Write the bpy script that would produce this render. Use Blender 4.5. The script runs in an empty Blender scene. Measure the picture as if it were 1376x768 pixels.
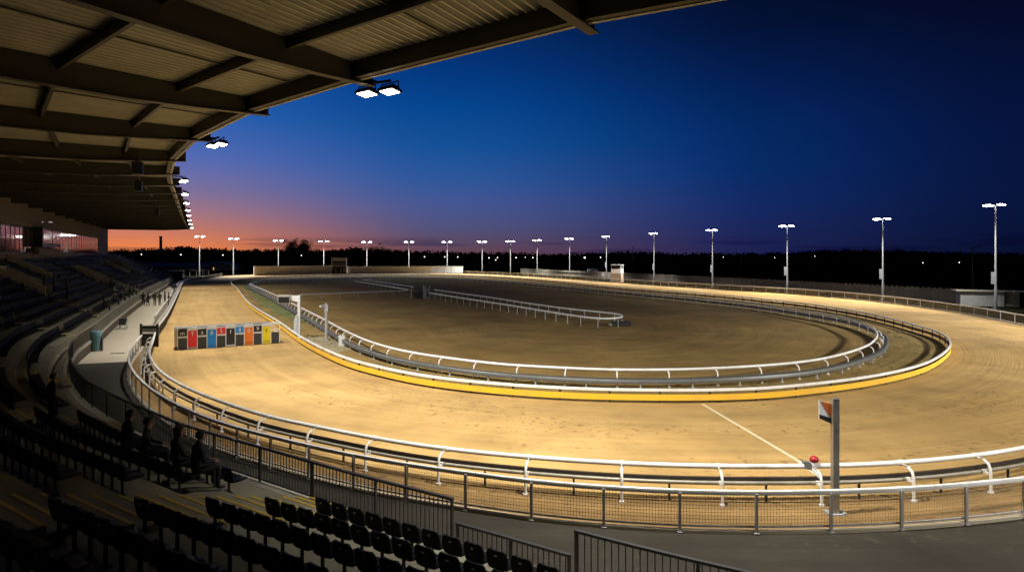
import bpy, bmesh, math, random
import numpy as np
from mathutils import Vector, Matrix
random.seed(7); RNG = np.random.RandomState(7)
SC = bpy.context.scene; COL = SC.collection
H, F, CX, HY = 6.8, 900.0, 688.0, 342.0
def W(px, py, z=0.0):
    Y = F*(H-z)/(py-HY); return np.array([(px-CX)/F*Y, Y])
def G(px, Y): return np.array([(px-CX)/F*Y, Y])      # ground point at a known distance

# ------------------------------------------------------------ materials
def srgb(r, g, b):
    f = lambda c: (c/255/12.92) if c/255 <= .04045 else ((c/255+.055)/1.055)**2.4
    return (f(r), f(g), f(b), 1)
MATS = {}
def mat(name, col, rough=.6, metal=0., var=0., scale=4., bump=0., bscale=40., spec=.5, emit=None, es=0., col2=None, stretch=None):
    if name in MATS: return MATS[name]
    m = bpy.data.materials.new(name); m.use_nodes = True; nt = m.node_tree; n = nt.nodes; L = nt.links
    b = n['Principled BSDF']; c = tuple(col[:3])+(1,)
    b.inputs['Base Color'].default_value = c; b.inputs['Roughness'].default_value = rough
    b.inputs['Metallic'].default_value = metal; b.inputs['Specular IOR Level'].default_value = spec
    if emit: b.inputs['Emission Color'].default_value = tuple(emit[:3])+(1,); b.inputs['Emission Strength'].default_value = es
    if var or bump:
        tc = n.new('ShaderNodeTexCoord'); src = tc.outputs['Object']
        if stretch:
            mp = n.new('ShaderNodeMapping'); mp.inputs['Scale'].default_value = stretch; L.new(src, mp.inputs[0]); src = mp.outputs[0]
    if var:
        t = n.new('ShaderNodeTexNoise'); t.inputs['Scale'].default_value = scale; t.inputs['Detail'].default_value = 6; t.inputs['Roughness'].default_value = .65
        L.new(src, t.inputs['Vector'])
        r = n.new('ShaderNodeValToRGB'); r.color_ramp.elements[0].position = .3; r.color_ramp.elements[1].position = .72
        c2 = col2 if col2 else tuple(x*(1-var) for x in c[:3])
        r.color_ramp.elements[0].color = tuple(c2[:3])+(1,); r.color_ramp.elements[1].color = c
        L.new(t.outputs['Fac'], r.inputs[0]); L.new(r.outputs[0], b.inputs['Base Color'])
        mr = n.new('ShaderNodeMapRange'); mr.inputs[3].default_value = max(0, rough-.12); mr.inputs[4].default_value = min(1, rough+.12)
        L.new(t.outputs['Fac'], mr.inputs[0]); L.new(mr.outputs[0], b.inputs['Roughness'])
    if bump:
        t2 = n.new('ShaderNodeTexNoise'); t2.inputs['Scale'].default_value = bscale; t2.inputs['Detail'].default_value = 4
        L.new(src, t2.inputs['Vector']); bp = n.new('ShaderNodeBump'); bp.inputs['Strength'].default_value = bump; bp.inputs['Distance'].default_value = .02
        L.new(t2.outputs['Fac'], bp.inputs['Height']); L.new(bp.outputs[0], b.inputs['Normal'])
    m.cycles.emission_sampling = 'NONE'
    MATS[name] = m; return m

# ------------------------------------------------------------ mesh builder
class MB:
    def __init__(s): s.v = []; s.f = []; s.uv = None; s.mi = None
    def _b(s): return len(s.v)
    def quad(s, a, b, c, d): i = s._b(); s.v += [a, b, c, d]; s.f.append((i, i+1, i+2, i+3))
    def box(s, c, d, rot=0.):
        i = s._b(); cs, sn = math.cos(rot), math.sin(rot)
        for z in (-1, 1):
            for x, y in ((-1, -1), (1, -1), (1, 1), (-1, 1)):
                X, Y = x*d[0]/2, y*d[1]/2
                s.v.append((c[0]+X*cs-Y*sn, c[1]+X*sn+Y*cs, c[2]+z*d[2]/2))
        s.f += [(i+3, i+2, i+1, i), (i+4, i+5, i+6, i+7)] + [(i+k, i+(k+1) % 4, i+4+(k+1) % 4, i+4+k) for k in range(4)]
    def loops(s, rings, closed=False, caps=True):
        i = s._b(); n = len(rings[0])
        for r in rings: s.v += [tuple(p) for p in r]
        m = len(rings)
        for k in range(m if closed else m-1):
            a, b = i+k*n, i+((k+1) % m)*n
            for j in range(n): s.f.append((a+j, a+(j+1) % n, b+(j+1) % n, b+j))
        if caps and not closed:
            s.f.append(tuple(i+j for j in reversed(range(n)))); s.f.append(tuple(i+(m-1)*n+j for j in range(n)))
    def tube(s, pts, r, n=8, closed=False, caps=True):
        pts = [Vector(p) for p in pts]; rings = []; m = len(pts)
        rr = r if hasattr(r, '__len__') else [r]*m
        up = None
        for k in range(m):
            a = pts[k-1] if (k > 0 or closed) else pts[k]; b = pts[(k+1) % m] if (k < m-1 or closed) else pts[k]
            t = (b-a).normalized()
            if up is None: up = Vector((0, 0, 1)) if abs(t.z) < .95 else Vector((0, 1, 0))
            x = t.cross(up)
            if x.length < 1e-4: x = t.cross(Vector((1, 0, 0)))
            x.normalize(); y = x.cross(t).normalized(); up = y if abs(t.z) > .5 else Vector((0, 0, 1))
            rings.append([pts[k]+x*rr[k]*math.cos(2*math.pi*j/n)+y*rr[k]*math.sin(2*math.pi*j/n) for j in range(n)])
        s.loops(rings, closed, caps)
    def sweep(s, P, N, prof, closed=False, caps=True):   # P plan points with z, N plan side normals; prof [(side, up)]
        s.loops([[(p[0]+n[0]*a, p[1]+n[1]*a, p[2]+b) for a, b in prof] for p, n in zip(P, N)], closed, caps)
    def bar(s, p, q, w, h):
        p, q = Vector(p), Vector(q); t = (q-p).normalized(); up = Vector((0, 0, 1)) if abs(t.z) < .97 else Vector((0, 1, 0))
        x = t.cross(up).normalized(); y = x.cross(t)
        s.loops([[e+x*a*w/2+y*b*h/2 for a, b in ((-1, -1), (1, -1), (1, 1), (-1, 1))] for e in (p, q)])
    def ball(s, c, r, n=10, m=6, sc=(1, 1, 1)):
        rings = []
        for k in range(m+1):
            th = math.pi*(k+.02)/(m+.04)
            rings.append([(c[0]+sc[0]*r*math.sin(th)*math.cos(2*math.pi*j/n), c[1]+sc[1]*r*math.sin(th)*math.sin(2*math.pi*j/n), c[2]-sc[2]*r*math.cos(th)) for j in range(n)])
        s.loops(rings)
    def mesh(s, name, m, smooth=False, off=None):
        me = bpy.data.meshes.new(name); v = s.v
        if off is not None: v = [(a[0]-off[0], a[1]-off[1], a[2]-off[2]) for a in v]
        me.from_pydata([tuple(map(float, p)) for p in v], [], s.f)
        for k in (m if isinstance(m, (list, tuple)) else [m]): me.materials.append(k)
        if s.mi is not None: me.polygons.foreach_set('material_index', s.mi)
        if smooth: me.polygons.foreach_set('use_smooth', [True]*len(me.polygons)); me.set_sharp_from_angle(angle=math.radians(50))
        if s.uv is not None:
            u = me.uv_layers.new(name='UVMap'); li = np.zeros(len(me.loops), int); me.loops.foreach_get('vertex_index', li)
            u.data.foreach_set('uv', np.array(s.uv)[li].astype(np.float32).ravel())
        me.update(); return me
    def build(s, name, m, parent=None, smooth=False, world=True, loc=None):
        off = None
        if loc is not None: off = loc
        elif parent is not None and world: off = wloc(parent)
        o = bpy.data.objects.new(name, s.mesh(name, m, smooth, off)); COL.objects.link(o)
        if parent is not None: o.parent = parent
        if loc is not None:
            w = wloc(parent) if parent is not None else (0, 0, 0)
            o.location = (loc[0]-w[0], loc[1]-w[1], loc[2]-w[2])
        return o
def wloc(o):
    l = Vector((0, 0, 0))
    while o is not None: l += o.location; o = o.parent
    return l
def tag(o, label=None, cat=None, group=None, kind=None):
    if label: o['label'] = label
    if cat: o['category'] = cat
    if group: o['group'] = group
    if kind: o['kind'] = kind
    return o
def thing(name, label, cat, loc=(0, 0, 0), rz=0., group=None):
    o = bpy.data.objects.new(name, None); COL.objects.link(o); o.location = tuple(map(float, loc)); o.rotation_euler.z = rz; o.empty_display_size = .2
    return tag(o, label, cat, group)
def put(name, me, parent, loc=(0, 0, 0), rot=(0, 0, 0)):     # shared mesh data, local placing
    o = bpy.data.objects.new(name, me); COL.objects.link(o); o.parent = parent; o.location = tuple(map(float, loc)); o.rotation_euler = rot; return o
def copy_tree(o, parent=None):
    c = o.copy(); COL.objects.link(c); c.parent = parent
    for ch in list(o.children): copy_tree(ch, c)
    return c

# ------------------------------------------------------------ plan curves
class Curve:
    def __init__(s, pts, closed=False, step=.5, world=False):
        P = [np.array(p[:2], float) if world else W(*p) for p in pts]; n = len(P); out = []
        rng = range(n) if closed else range(n-1)
        for i in rng:
            p1, p2 = P[i], P[(i+1) % n]
            p0 = P[i-1] if (closed or i > 0) else 2*p1-p2
            p3 = P[(i+2) % n] if (closed or i < n-2) else 2*p2-p1
            # centripetal Catmull-Rom
            t0 = 0; t1 = t0+max(np.linalg.norm(p1-p0), 1e-6)**.5; t2 = t1+max(np.linalg.norm(p2-p1), 1e-6)**.5; t3 = t2+max(np.linalg.norm(p3-p2), 1e-6)**.5
            for t in np.linspace(t1, t2, 24, endpoint=False):
                a1 = (t1-t)/(t1-t0)*p0+(t-t0)/(t1-t0)*p1; a2 = (t2-t)/(t2-t1)*p1+(t-t1)/(t2-t1)*p2; a3 = (t3-t)/(t3-t2)*p2+(t-t2)/(t3-t2)*p3
                b1 = (t2-t)/(t2-t0)*a1+(t-t0)/(t2-t0)*a2; b2 = (t3-t)/(t3-t1)*a2+(t-t1)/(t3-t1)*a3
                out.append((t2-t)/(t2-t1)*b1+(t-t1)/(t2-t1)*b2)
        out.append(P[0] if closed else P[-1]); out = np.array(out)
        s.closed = closed; s._set(out)
        # smooth a little, then resample evenly
        m = max(8, int(s.len/step)); ss = np.linspace(0, s.len, m+1); q = s.at(ss)
        for _ in range(10):
            if closed:
                q = q[:-1]; q = .25*np.roll(q, 1, 0)+.5*q+.25*np.roll(q, -1, 0); q = np.vstack([q, q[:1]])
            else: q[1:-1] = .25*q[:-2]+.5*q[1:-1]+.25*q[2:]
        s._set(q)
    def _set(s, q):
        s.p = q; d = np.linalg.norm(np.diff(q, axis=0), axis=1); s.s = np.concatenate([[0], np.cumsum(d)]); s.len = s.s[-1]
    def at(s, t):
        t = np.asarray(t, float)
        if s.closed: t = np.where(t == s.len, t, np.mod(t, s.len))
        return np.stack([np.interp(t, s.s, s.p[:, 0]), np.interp(t, s.s, s.p[:, 1])], -1)
    def tan(s, t, e=.4):
        t = np.asarray(t, float)
        if not s.closed: a, b = s.at(np.clip(t-e, 0, s.len)), s.at(np.clip(t+e, 0, s.len))
        else: a, b = s.at(np.mod(t-e, s.len)), s.at(np.mod(t+e, s.len))
        d = b-a; return d/np.linalg.norm(d, axis=-1, keepdims=True)
    def right(s, t):
        d = s.tan(t); return np.stack([d[..., 1], -d[..., 0]], -1)
    def near(s, q): return float(s.s[np.argmin(np.linalg.norm(s.p-np.array(q)[None], axis=1))])

A = Curve([(311,381),(318,391),(338,416),(374,437+3),(406,464),(444,485),(476,498),(513.5,508),(555,517.5),(611,526),(680,533),(737,537),(800,540),(860,541),(930,541.5),(1000,540),(1030,538.6),(1095,531.6),(1149,524.7),(1193,516.5),(1232.6,506),(1256,495.6),(1277,476),(1272,463),(1256,454),(1229,445.6),(1192,435),(1153,426),(1111,418.5),(1069,412.5),(1028,408),(981,402.5),(920,397),(832,390),(739,379.8),(670,374),(600,370.8),(552,369.8),(460,370.2),(420,371),(380,372.5),(338,375.5),(320,378)], True)
Bc = Curve([(338,380,.85),(345,385,.85),(360,391.5,.85),(402,412,.85),(434,428,.85),(464.6,444.4,.85),(490,456,.85),(513.5,464,.85),(541,471,.85),(578.6,477.5,.85),(627.5,484,.85),(683,490,.85),(740,493,.85),(800,496,.85),(900,496.5,.85),(1000,492.5,.85),(1070,487,.85),(1111.6,480.5,.85),(1144,472,.85),(1167.5,463,.85),(1179,450,.85),(1174.4,442,.85),(1163,436.5,.85),(1139.5,428.5,.85),(1116,423.5,.85),(1056,414,.85),(1004,407,.85),(900,396.5,.85),(780,386,.85),(700,379,.85),(600,373,.85),(500,371.5,.85),(420,373,.85),(360,376,.85)], True)
Tw = [W(*p) for p in [(340,371.5),(276,375.5),(253,379),(246,385),(240,400),(224,436),(212,455),(203,465,.95),(200,473,.95),(204.7,485.6,.95),(216.5,500,.95),(238,514,.95),(266,527.5,.95),(302,541,.95),(362,560,.95),(416,571,.95),(495,587,.95),(589.6,602,.95),(700,613,.95),(821,621.6,.95),(952,626,.95),(1119,625.6,.95),(1206,622,.95),(1311,611.7,.95),(1376,602,.95)]] + [(24,25.5),(34,34),(43,47)] + [W(*p) for p in [(1374,437),(1301,423),(1192,407.5),(1107,398.8),(1011,392),(924,386.7),(868,382.7),(780,376.5),(716,372),(623,367.8)]] + [(-42,246),(-66,241)]
T = Curve(Tw, True, world=True)
Dw = [W(*p) for p in [(300,371),(260,373.4,1),(243,377.5,1),(237,383,1),(232.5,390,1),(228,398.6,1),(217,412.7,1),(204.4,430,1),(190,451,1),(178,465.6,1),(173,480,1),(175.5,493,1),(184,505.7,1),(196.5,518,1),(214.7,531,1),(242,546,1),(273,559.5,1),(300,569.5,1),(408,597,1),(473,611.4,1),(543.6,623.5,1),(620,634,1),(716,647,1),(815,655,1),(917,660.3,1),(1000,662,1),(1115.6,660.5,1),(1217,657,1),(1307.5,650,1),(1376,643,1)]] + [(20,19.5),(30,25.5),(40,35),(46.5,47)] + [W(*p) for p in [(1374,437),(1301,423),(1192,407.5),(1107,398.8),(1011,392),(924,386.7),(868,382.7),(780,376.5),(716,372),(623,367.8)]]
D = Curve(Dw, world=True)
Ew = [(-84,166.5),(-70.8,137.7)] + [W(*p) for p in [(192,391.7,1.75),(154.7,415,1.75),(126.6,436,1.75),(103,453,1.7),(93.8,471.4,1.45),(115,506.6,1.38),(133.6,518,1.35),(159.4,532,1.35),(199,548,1.35),(239,565.5,1.35),(267.7,575,1.35),(320,589,1.35),(408,614,1.35),(489.5,637,1.35),(570.7,656.5,1.35),(607,665.6,1.35)]] + [W(782,711,1.35), W(891,739,1.35), W(1000,763,1.35), (9,8.6), (15,4.2), (22,-1.5)]
E = Curve(Ew, world=True)
DZ = 5.6; Z0 = H+DZ
Rw = [((px-CX)*DZ/(HY-py), F*DZ/(HY-py)) for px, py in [(255,308),(250,296),(240,260),(235,240),(243,215),(275,188),(350,153),(492,112),(640,76.5),(785,42),(950,0)]] + [(10,12.2),(17,10.6),(25,10)]
R = Curve(Rw, world=True)
def roof_dir(s):
    n = R.right(s); p = R.at(s); k = np.clip((45-p[1])/28, 0, 1)*math.radians(13)
    c, q = math.cos(k), math.sin(k); return np.array([n[0]*c-n[1]*q, n[0]*q+n[1]*c])
def roof_len(s): return 15.6+5.4*float(np.clip((50-R.at(s)[1])/25, 0, 1))
sS = E.near(W(96,460,1.7))
def zb(s): return float(.3+.45*np.clip((sS+1-s)/9+.5, 0, 1))
# ------------------------------------------------------------ settings
PW_ROOF, PW_POLE = 10000., 21500.
PURL = [.45, 2.5, 5.3, 8.3, 11.3, 14.2]
VOMS = [(E.near((-50, 91)), 3.2, 4.2, 7.6), (E.near((-63.5, 121)), 3.2, 5.0, 8.4), (E.near((-36.5, 61.5)), 3.2, 5.0, 8.4)]
PARAPETS = [(E.near((-51.3, 94)), .4, 7.8, 1.0), (E.near((-41, 71)), 6.5, 11.2, 1.1), (2.2, .4, 10.5, 1.0), (E.near((-68, 131.5)), 4, 10.5, 1.0)]
SKY_L = [(0, (234, 126, 70)), (.013, (230, 130, 80)), (.034, (198, 122, 102)), (.056, (166, 118, 128)), (.086, (126, 113, 155)), (.13, (86, 107, 180)), (.19, (40, 96, 177)), (.26, (8, 79, 164)), (.40, (4, 44, 110)), (.5, (3, 26, 70))]
SKY_M = [(0, (104, 68, 78)), (.018, (92, 74, 98)), (.04, (80, 82, 124)), (.075, (68, 86, 146)), (.11, (44, 86, 154)), (.16, (16, 80, 152)), (.22, (0, 68, 144)), (.28, (0, 52, 122)), (.40, (0, 24, 68)), (.5, (0, 14, 42))]
SKY_Q = [(0, (30, 34, 82)), (.03, (26, 38, 92)), (.07, (14, 42, 104)), (.12, (2, 44, 108)), (.18, (0, 40, 102)), (.25, (0, 29, 82)), (.32, (1, 17, 56)), (.40, (2, 9, 36)), (.5, (2, 6, 24))]
SKY_R = [(0, (8, 16, 46)), (.03, (6, 18, 54)), (.08, (4, 20, 62)), (.15, (3, 18, 62)), (.22, (3, 14, 52)), (.3, (3, 8, 36)), (.38, (2, 5, 25)), (.5, (1, 3, 16))]
# ------------------------------------------------------------ ground materials
def sandmat(name, c1, c2, c3, uv=True, streak=.7, speck=.5):
    m = bpy.data.materials.new(name); m.use_nodes = True; nt = m.node_tree; n = nt.nodes; L = nt.links; b = n['Principled BSDF']
    tc = n.new('ShaderNodeTexCoord'); b.inputs['Roughness'].default_value = .9; b.inputs['Specular IOR Level'].default_value = .2
    def noise(scale, detail, src, vec=None):
        mp = n.new('ShaderNodeMapping'); mp.inputs['Scale'].default_value = vec or (1, 1, 1); L.new(src, mp.inputs[0])
        t = n.new('ShaderNodeTexNoise'); t.inputs['Scale'].default_value = scale; t.inputs['Detail'].default_value = detail; t.inputs['Roughness'].default_value = .6
        L.new(mp.outputs[0], t.inputs['Vector']); return t.outputs['Fac']
    def ramp(f, a, c, lo=.3, hi=.7):
        r = n.new('ShaderNodeValToRGB'); r.color_ramp.elements[0].position = lo; r.color_ramp.elements[1].position = hi
        r.color_ramp.elements[0].color = a; r.color_ramp.elements[1].color = c; L.new(f, r.inputs[0]); return r.outputs[0]
    def mix(f, x, y, mode='MIX'):
        k = n.new('ShaderNodeMix'); k.data_type = 'RGBA'; k.blend_type = mode
        if isinstance(f, float): k.inputs[0].default_value = f
        else: L.new(f, k.inputs[0])
        L.new(x, k.inputs[6]); L.new(y, k.inputs[7]) if not isinstance(y, tuple) else setattr(k.inputs[7], 'default_value', y)
        return k.outputs[2]
    base = tc.outputs['UV'] if uv else tc.outputs['Object']; ob = tc.outputs['Object']
    g = lambda v: (v, v, v, 1)
    col = ramp(noise(.12, 6, ob), c1, c2)
    st = noise(1., 5, base, (.035, 1.5, 1)); col = mix(streak, col, ramp(st, g(.62), g(1.12), .36, .66), 'MULTIPLY')
    st2 = noise(1., 3, base, (.09, 7., 1)); col = mix(streak*.7, col, ramp(st2, g(.75), g(1.08), .38, .6), 'MULTIPLY')
    st3 = noise(.35, 5, ob); col = mix(.6, col, ramp(st3, g(.68), g(1.08), .34, .58), 'MULTIPLY')
    sp = noise(3.2, 3, ob, (1, 1, 1)); zone = noise(.25, 2, base, (.35, 1.3, 1))
    mm = n.new('ShaderNodeMath'); mm.operation = 'MULTIPLY'; L.new(ramp(sp, g(0), g(1), .585, .64), mm.inputs[0]); L.new(ramp(zone, g(0), g(speck), .47, .60), mm.inputs[1])
    col = mix(mm.outputs[0], col, c3)
    L.new(col, b.inputs['Base Color'])
    bp = n.new('ShaderNodeBump'); bp.inputs['Strength'].default_value = .5; bp.inputs['Distance'].default_value = .05
    ad = n.new('ShaderNodeMath'); ad.operation = 'ADD'; L.new(noise(3, 6, ob), ad.inputs[0]); L.new(st2, ad.inputs[1])
    sb = n.new('ShaderNodeMath'); sb.operation = 'SUBTRACT'; L.new(ad.outputs[0], sb.inputs[0]); L.new(mm.outputs[0], sb.inputs[1])
    L.new(sb.outputs[0], bp.inputs['Height']); L.new(bp.outputs[0], b.inputs['Normal'])
    return m
M_track = sandmat('sand', (.385, .238, .080, 1), (.475, .306, .112, 1), (.20, .115, .045, 1), streak=.36, speck=.85)
M_infield = sandmat('dark_dirt', (.22, .136, .040, 1), (.37, .236, .074, 1), (.10, .065, .028, 1), streak=.42, speck=.5)
M_strip = sandmat('scrub_dirt', (.19, .135, .040, 1), (.38, .245, .078, 1), (.08, .080, .020, 1), streak=.5, speck=.9)
M_verge = sandmat('verge_dirt', (.17, .10, .034, 1), (.36, .215, .076, 1), (.09, .055, .024, 1), streak=.9, speck=.95)
M_asph = sandmat('asphalt', (.022, .018, .012, 1), (.050, .042, .030, 1), (.13, .10, .06, 1), uv=False, streak=.3, speck=.28)
M_grass = mat('turf', (.085, .135, .020), .9, var=.55, scale=.9, bump=.6, bscale=9, col2=(.17, .15, .035))
M_field = mat('night_field', (.008, .008, .005), .95, spec=0., var=.5, scale=.05)
M_asph0 = mat('asphalt', (.036, .032, .025), .85, var=.5, scale=1.3, bump=.4, bscale=60, spec=.15, col2=(.015, .0135, .011))
M_conc = mat('pale_concrete', (.50, .43, .31), .8, var=.22, scale=.6, bump=.15, bscale=30)
M_pad = mat('pad_concrete', (.34, .28, .15), .85, var=.3, scale=.8)
M_white = mat('white_paint', (.78, .77, .74), .35, var=.12, scale=3)
M_whiterail = mat('white_rail_paint', (.86, .85, .83), .3, var=.14, scale=1.2, col2=(.66, .63, .56))
M_yellow = mat('yellow_board', (.84, .48, .010), .5, var=.3, scale=1.1, col2=(.66, .38, .05))
M_board_unlit = mat('board_unlit_back', (.16, .11, .06), .8)  # dark brown stands in for the shade on the board's back
M_dark = mat('dark_metal', (.030, .030, .032), .5, .3)
M_black = mat('black_plastic', (.010, .010, .011), .45)
M_hare = mat('grey_channel', (.13, .13, .12), .45, .4, var=.3, scale=3)
M_pipe = mat('dull_pipe', (.34, .31, .24), .5, .3, var=.3, scale=4)
M_galv = mat('galvanised', (.50, .50, .49), .45, .25, var=.25, scale=5)
M_steel = mat('brushed_steel', (.46, .45, .43), .35, .8, var=.3, scale=6)
M_wire = mat('fence_wire', (.42, .38, .30), .5, .2)

def struct(o): return tag(o, kind='structure')
# ground sheet
mb = MB(); mb.quad((-1500, -200, 0), (1500, -200, 0), (1500, 2200, 0), (-1500, 2200, 0)); struct(mb.build('ground', M_field))
def fill(name, curve, z, m, rings=6, core=.0, N=260):
    """curve interior as rings towards the centre, uv = (along, across)"""
    s = np.linspace(0, curve.len, N+1)[:-1] if curve.closed else np.linspace(0, curve.len, N+1)
    P = curve.at(s); c = P.mean(0); mb = MB(); mb.uv = []
    ax = P[np.argmax(P[:, 1])]-P[np.argmin(P[:, 1])]; ax = ax/np.linalg.norm(ax)
    lo = c-ax*np.ptp(P@ax)*.28; hi = c+ax*np.ptp(P@ax)*.28
    tt = np.clip((P-lo)@ax/np.linalg.norm(hi-lo), 0, 1)[:, None]; Q = lo+(hi-lo)*tt     # spine points
    for r in range(rings+1):
        X = P+(Q-P)*r/rings
        for i in range(len(P)):
            mb.v.append((X[i, 0], X[i, 1], z)); mb.uv.append((s[i], np.linalg.norm(X[i]-P[i])))
    n = len(P)
    for r in range(rings):
        for i in range(n if curve.closed else n-1):
            j = (i+1) % n; mb.f.append((r*n+i, r*n+j, (r+1)*n+j, (r+1)*n+i))
    return struct(mb.build(name, m))
Dc = Curve([tuple(p) for p in D.at(np.linspace(0, D.len, 90))]+[(-45, 250), (-78, 243)], True, world=True)
fill('verge', Dc, .008, M_verge, 3)
# track strip A -> T, uv along and across
N = 420; sA = np.linspace(0, A.len, N+1)[:-1]; PA = A.at(sA); NA = A.right(sA); mb = MB(); mb.uv = []; TP = T.p
out = []
for p, n_ in zip(PA, NA):
    d = TP-p; fwd = d@n_; lat = np.abs(d@np.array([-n_[1], n_[0]])); ok = fwd > 0; i = np.argmin(np.where(ok, lat, 1e9)); out.append(fwd[i])
out = np.array(out)
for _ in range(6): out = .25*np.roll(out, 1)+.5*out+.25*np.roll(out, -1)
K = 10
for k in range(K+1):
    for i in range(N):
        q = PA[i]+NA[i]*out[i]*k/K; mb.v.append((q[0], q[1], .012)); mb.uv.append((sA[i], out[i]*k/K))
for k in range(K):
    for i in range(N): j = (i+1) % N; mb.f.append((k*N+i, (k+1)*N+i, (k+1)*N+j, k*N+j))
struct(mb.build('track', M_track))
fill('inner_strip', A, .016, M_strip, 3)
fill('infield', Bc, .020, M_infield, 8)
# green turf between the rails along the left straight, and a pale strip beside it
s0, s1 = A.near((-63, 152)), A.near((-22.5, 66)); ss = np.linspace(min(s0, s1), max(s0, s1), 60); P = A.at(ss); Nn = -A.right(ss)
mb = MB()
for i in range(59):
    w = lambda k: 4.4+.35*math.sin(k*.9)+.25*math.sin(k*2.3)
    a = lambda k: 2.0+.3*math.sin(k*.7)+.2*math.sin(k*1.9)
    mb.quad(*[(P[k][0]+Nn[k][0]*d, P[k][1]+Nn[k][1]*d, .024) for k, d in ((i, a(i)), (i+1, a(i+1)), (i+1, w(i+1)), (i, w(i)))])
struct(mb.build('turf_strip', M_grass))
mb = MB(); c = [W(399, 453.5), W(430, 451.5), W(452, 459), W(470, 470), W(452, 474), W(424, 466)]
mb.v += [(p[0], p[1], .026) for p in c]; mb.f.append(tuple(range(6))); struct(mb.build('concrete_pad', M_pad))
# finish line
mb = MB(); q = [W(944, 543), W(1071, 618), W(1100, 640)]
for a, b in ((q[0], q[1]), (q[1], q[2])):
    t = (b-a)/np.linalg.norm(b-a); nn = np.array([t[1], -t[0]])*.07; mb.quad(*[(p[0], p[1], .017) for p in (a-nn, a+nn, b+nn, b-nn)])
struct(mb.build('finish_line', mat('lime_line', (.74, .64, .40), .9, var=.3, scale=6)))
# promenade between terrace wall (E) and outer fence (D)
def path_strip(name, e0, e1, d0, d1, z, m, n=80):
    a = E.at(np.linspace(e0, e1, n+1)); b = D.at(np.linspace(d0, d1, n+1)); mb = MB()
    for i in range(n): mb.quad(*[(p[0], p[1], z) for p in (a[i], b[i], b[i+1], a[i+1])])
    return struct(mb.build(name, m))
eS, dS = E.near((-26.6, 42)), D.near((-24.4, 42.5))
path_strip('promenade', 0, eS, D.near((-84, 182)), dS, .004, M_conc)
path_strip('asphalt_path', eS, E.len, dS, D.near((30, 25.5)), .005, M_asph)
# low concrete edging under the outer fence
def edging(s0, s1):
    ss = np.arange(s0, s1, 1.); P = D.at(ss); Nn = D.right(ss); mb = MB()
    mb.sweep([(p[0], p[1], 0) for p in P], Nn, [(-.06, 0), (.07, 0), (.07, .085), (-.06, .085)]); return struct(mb.build('kerb', M_conc))
sGate0, sGate1 = D.near(W(209, 424, 1)), D.near(W(191.5, 450, 1)); sR = D.near((46.5, 47))
edging(2, sR+60)

# ------------------------------------------------------------ rails
def gooseneck(hr, reach, r=.035):
    mb = MB(); pts = [(0, 0, 0), (0, 0, hr*.55), (0, .01, hr*.72), (0, .07, hr*.86), (0, .2, hr*.95), (0, reach, hr*.985)]
    mb.tube(pts, r, 8); mb.box((0, 0, .04), (.12, .12, .05)); mb.tube([(-.07, reach, hr), (.07, reach, hr)], .084, 10); return mb.mesh('gooseneck_post', M_whiterail, True)
def bracket(z, y):
    mb = MB(); mb.bar((0, 0, z), (0, y, z), .05, .05); mb.box((0, y, z+.02), (.1, .08, .1)); return mb.mesh('bracket', M_whiterail)
def pl(curve, ss, z, off=0.):
    P = curve.at(ss); Nn = curve.right(ss); return [(p[0]+n[0]*off, p[1]+n[1]*off, z) for p, n in zip(P, Nn)], Nn
def rail(root, name, curve, s0, s1, z, prof, m, off=0., step=.6, closed=False, smooth=True):
    ss = np.linspace(s0, s1, max(3, int((s1-s0)/step)));
    if closed: ss = ss[:-1]
    P, Nn = pl(curve, ss, z, off); mb = MB(); mb.sweep(P, Nn, prof, closed); return mb.build(name, m, root, smooth)
def circ(r, n=10, sy=1.): return [(r*math.cos(2*math.pi*j/n), r*sy*math.sin(2*math.pi*j/n)) for j in range(n)]
def rect(w, h): return [(-w/2, -h/2), (w/2, -h/2), (w/2, h/2), (-w/2, h/2)]
def posts(root, name, me, curve, ss, off=0., child=None, flip=False, limit=100):
    """posts along a curve facing the left (inside); nearest to the camera stay single parts, the rest are one mesh"""
    P = curve.at(ss); Nn = curve.right(ss); order = np.argsort(np.linalg.norm(P, axis=1)); keep = set(order[:limit].tolist()); rw = wloc(root); far = MB()
    for i in range(len(ss)):
        x, y = P[i]+Nn[i]*off; a = math.atan2(-Nn[i][1], -Nn[i][0])-math.pi/2+(math.pi if flip else 0)
        if i in keep:
            o = put(name, me, root, (x-rw[0], y-rw[1], -rw[2]), (0, 0, a))
            if child: put(child[0], child[1], o)
        else:
            b = len(far.v); c, s_ = math.cos(a), math.sin(a)
            for v in me.vertices: far.v.append((x+v.co.x*c-v.co.y*s_, y+v.co.x*s_+v.co.y*c, v.co.z))
            for p in me.polygons: far.f.append(tuple(b+k for k in p.vertices))
    if far.v: tag(far.build('far_'+name+'s', list(me.materials), root, True), kind='stuff')
def start(curve, s): p = curve.at(s); return (p[0], p[1], 0)

# inner track rail with yellow board (A)
r = thing('inner_track_rail', 'low white track rail with a yellow kickboard around the inside of the sand track', 'rail', start(A, 100))
rail(r, 'top_rail', A, 0, A.len, .60, [(-.05, -.06), (.05, -.06), (.065, 0), (.05, .06), (-.05, .06), (-.065, 0)], M_whiterail, 0, closed=True)
rail(r, 'yellow_kickboard', A, 0, A.len, .265, rect(.03, .27), M_yellow, .03, closed=True, smooth=False)
rail(r, 'unlit_back_board', A, 0, A.len, .26, rect(.03, .25), M_board_unlit, -.005, closed=True, smooth=False)  # separate dark board paints in the kickboard's unlit back
mb = MB(); mb.box((0, 0, .28), (.07, .06, .56)); mb.box((0, -.02, .46), (.1, .05, .05)); pm_ = mb.mesh('post', M_dark)
posts(r, 'post', pm_, A, np.arange(0, A.len-1, 2.3), -.06)
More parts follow.
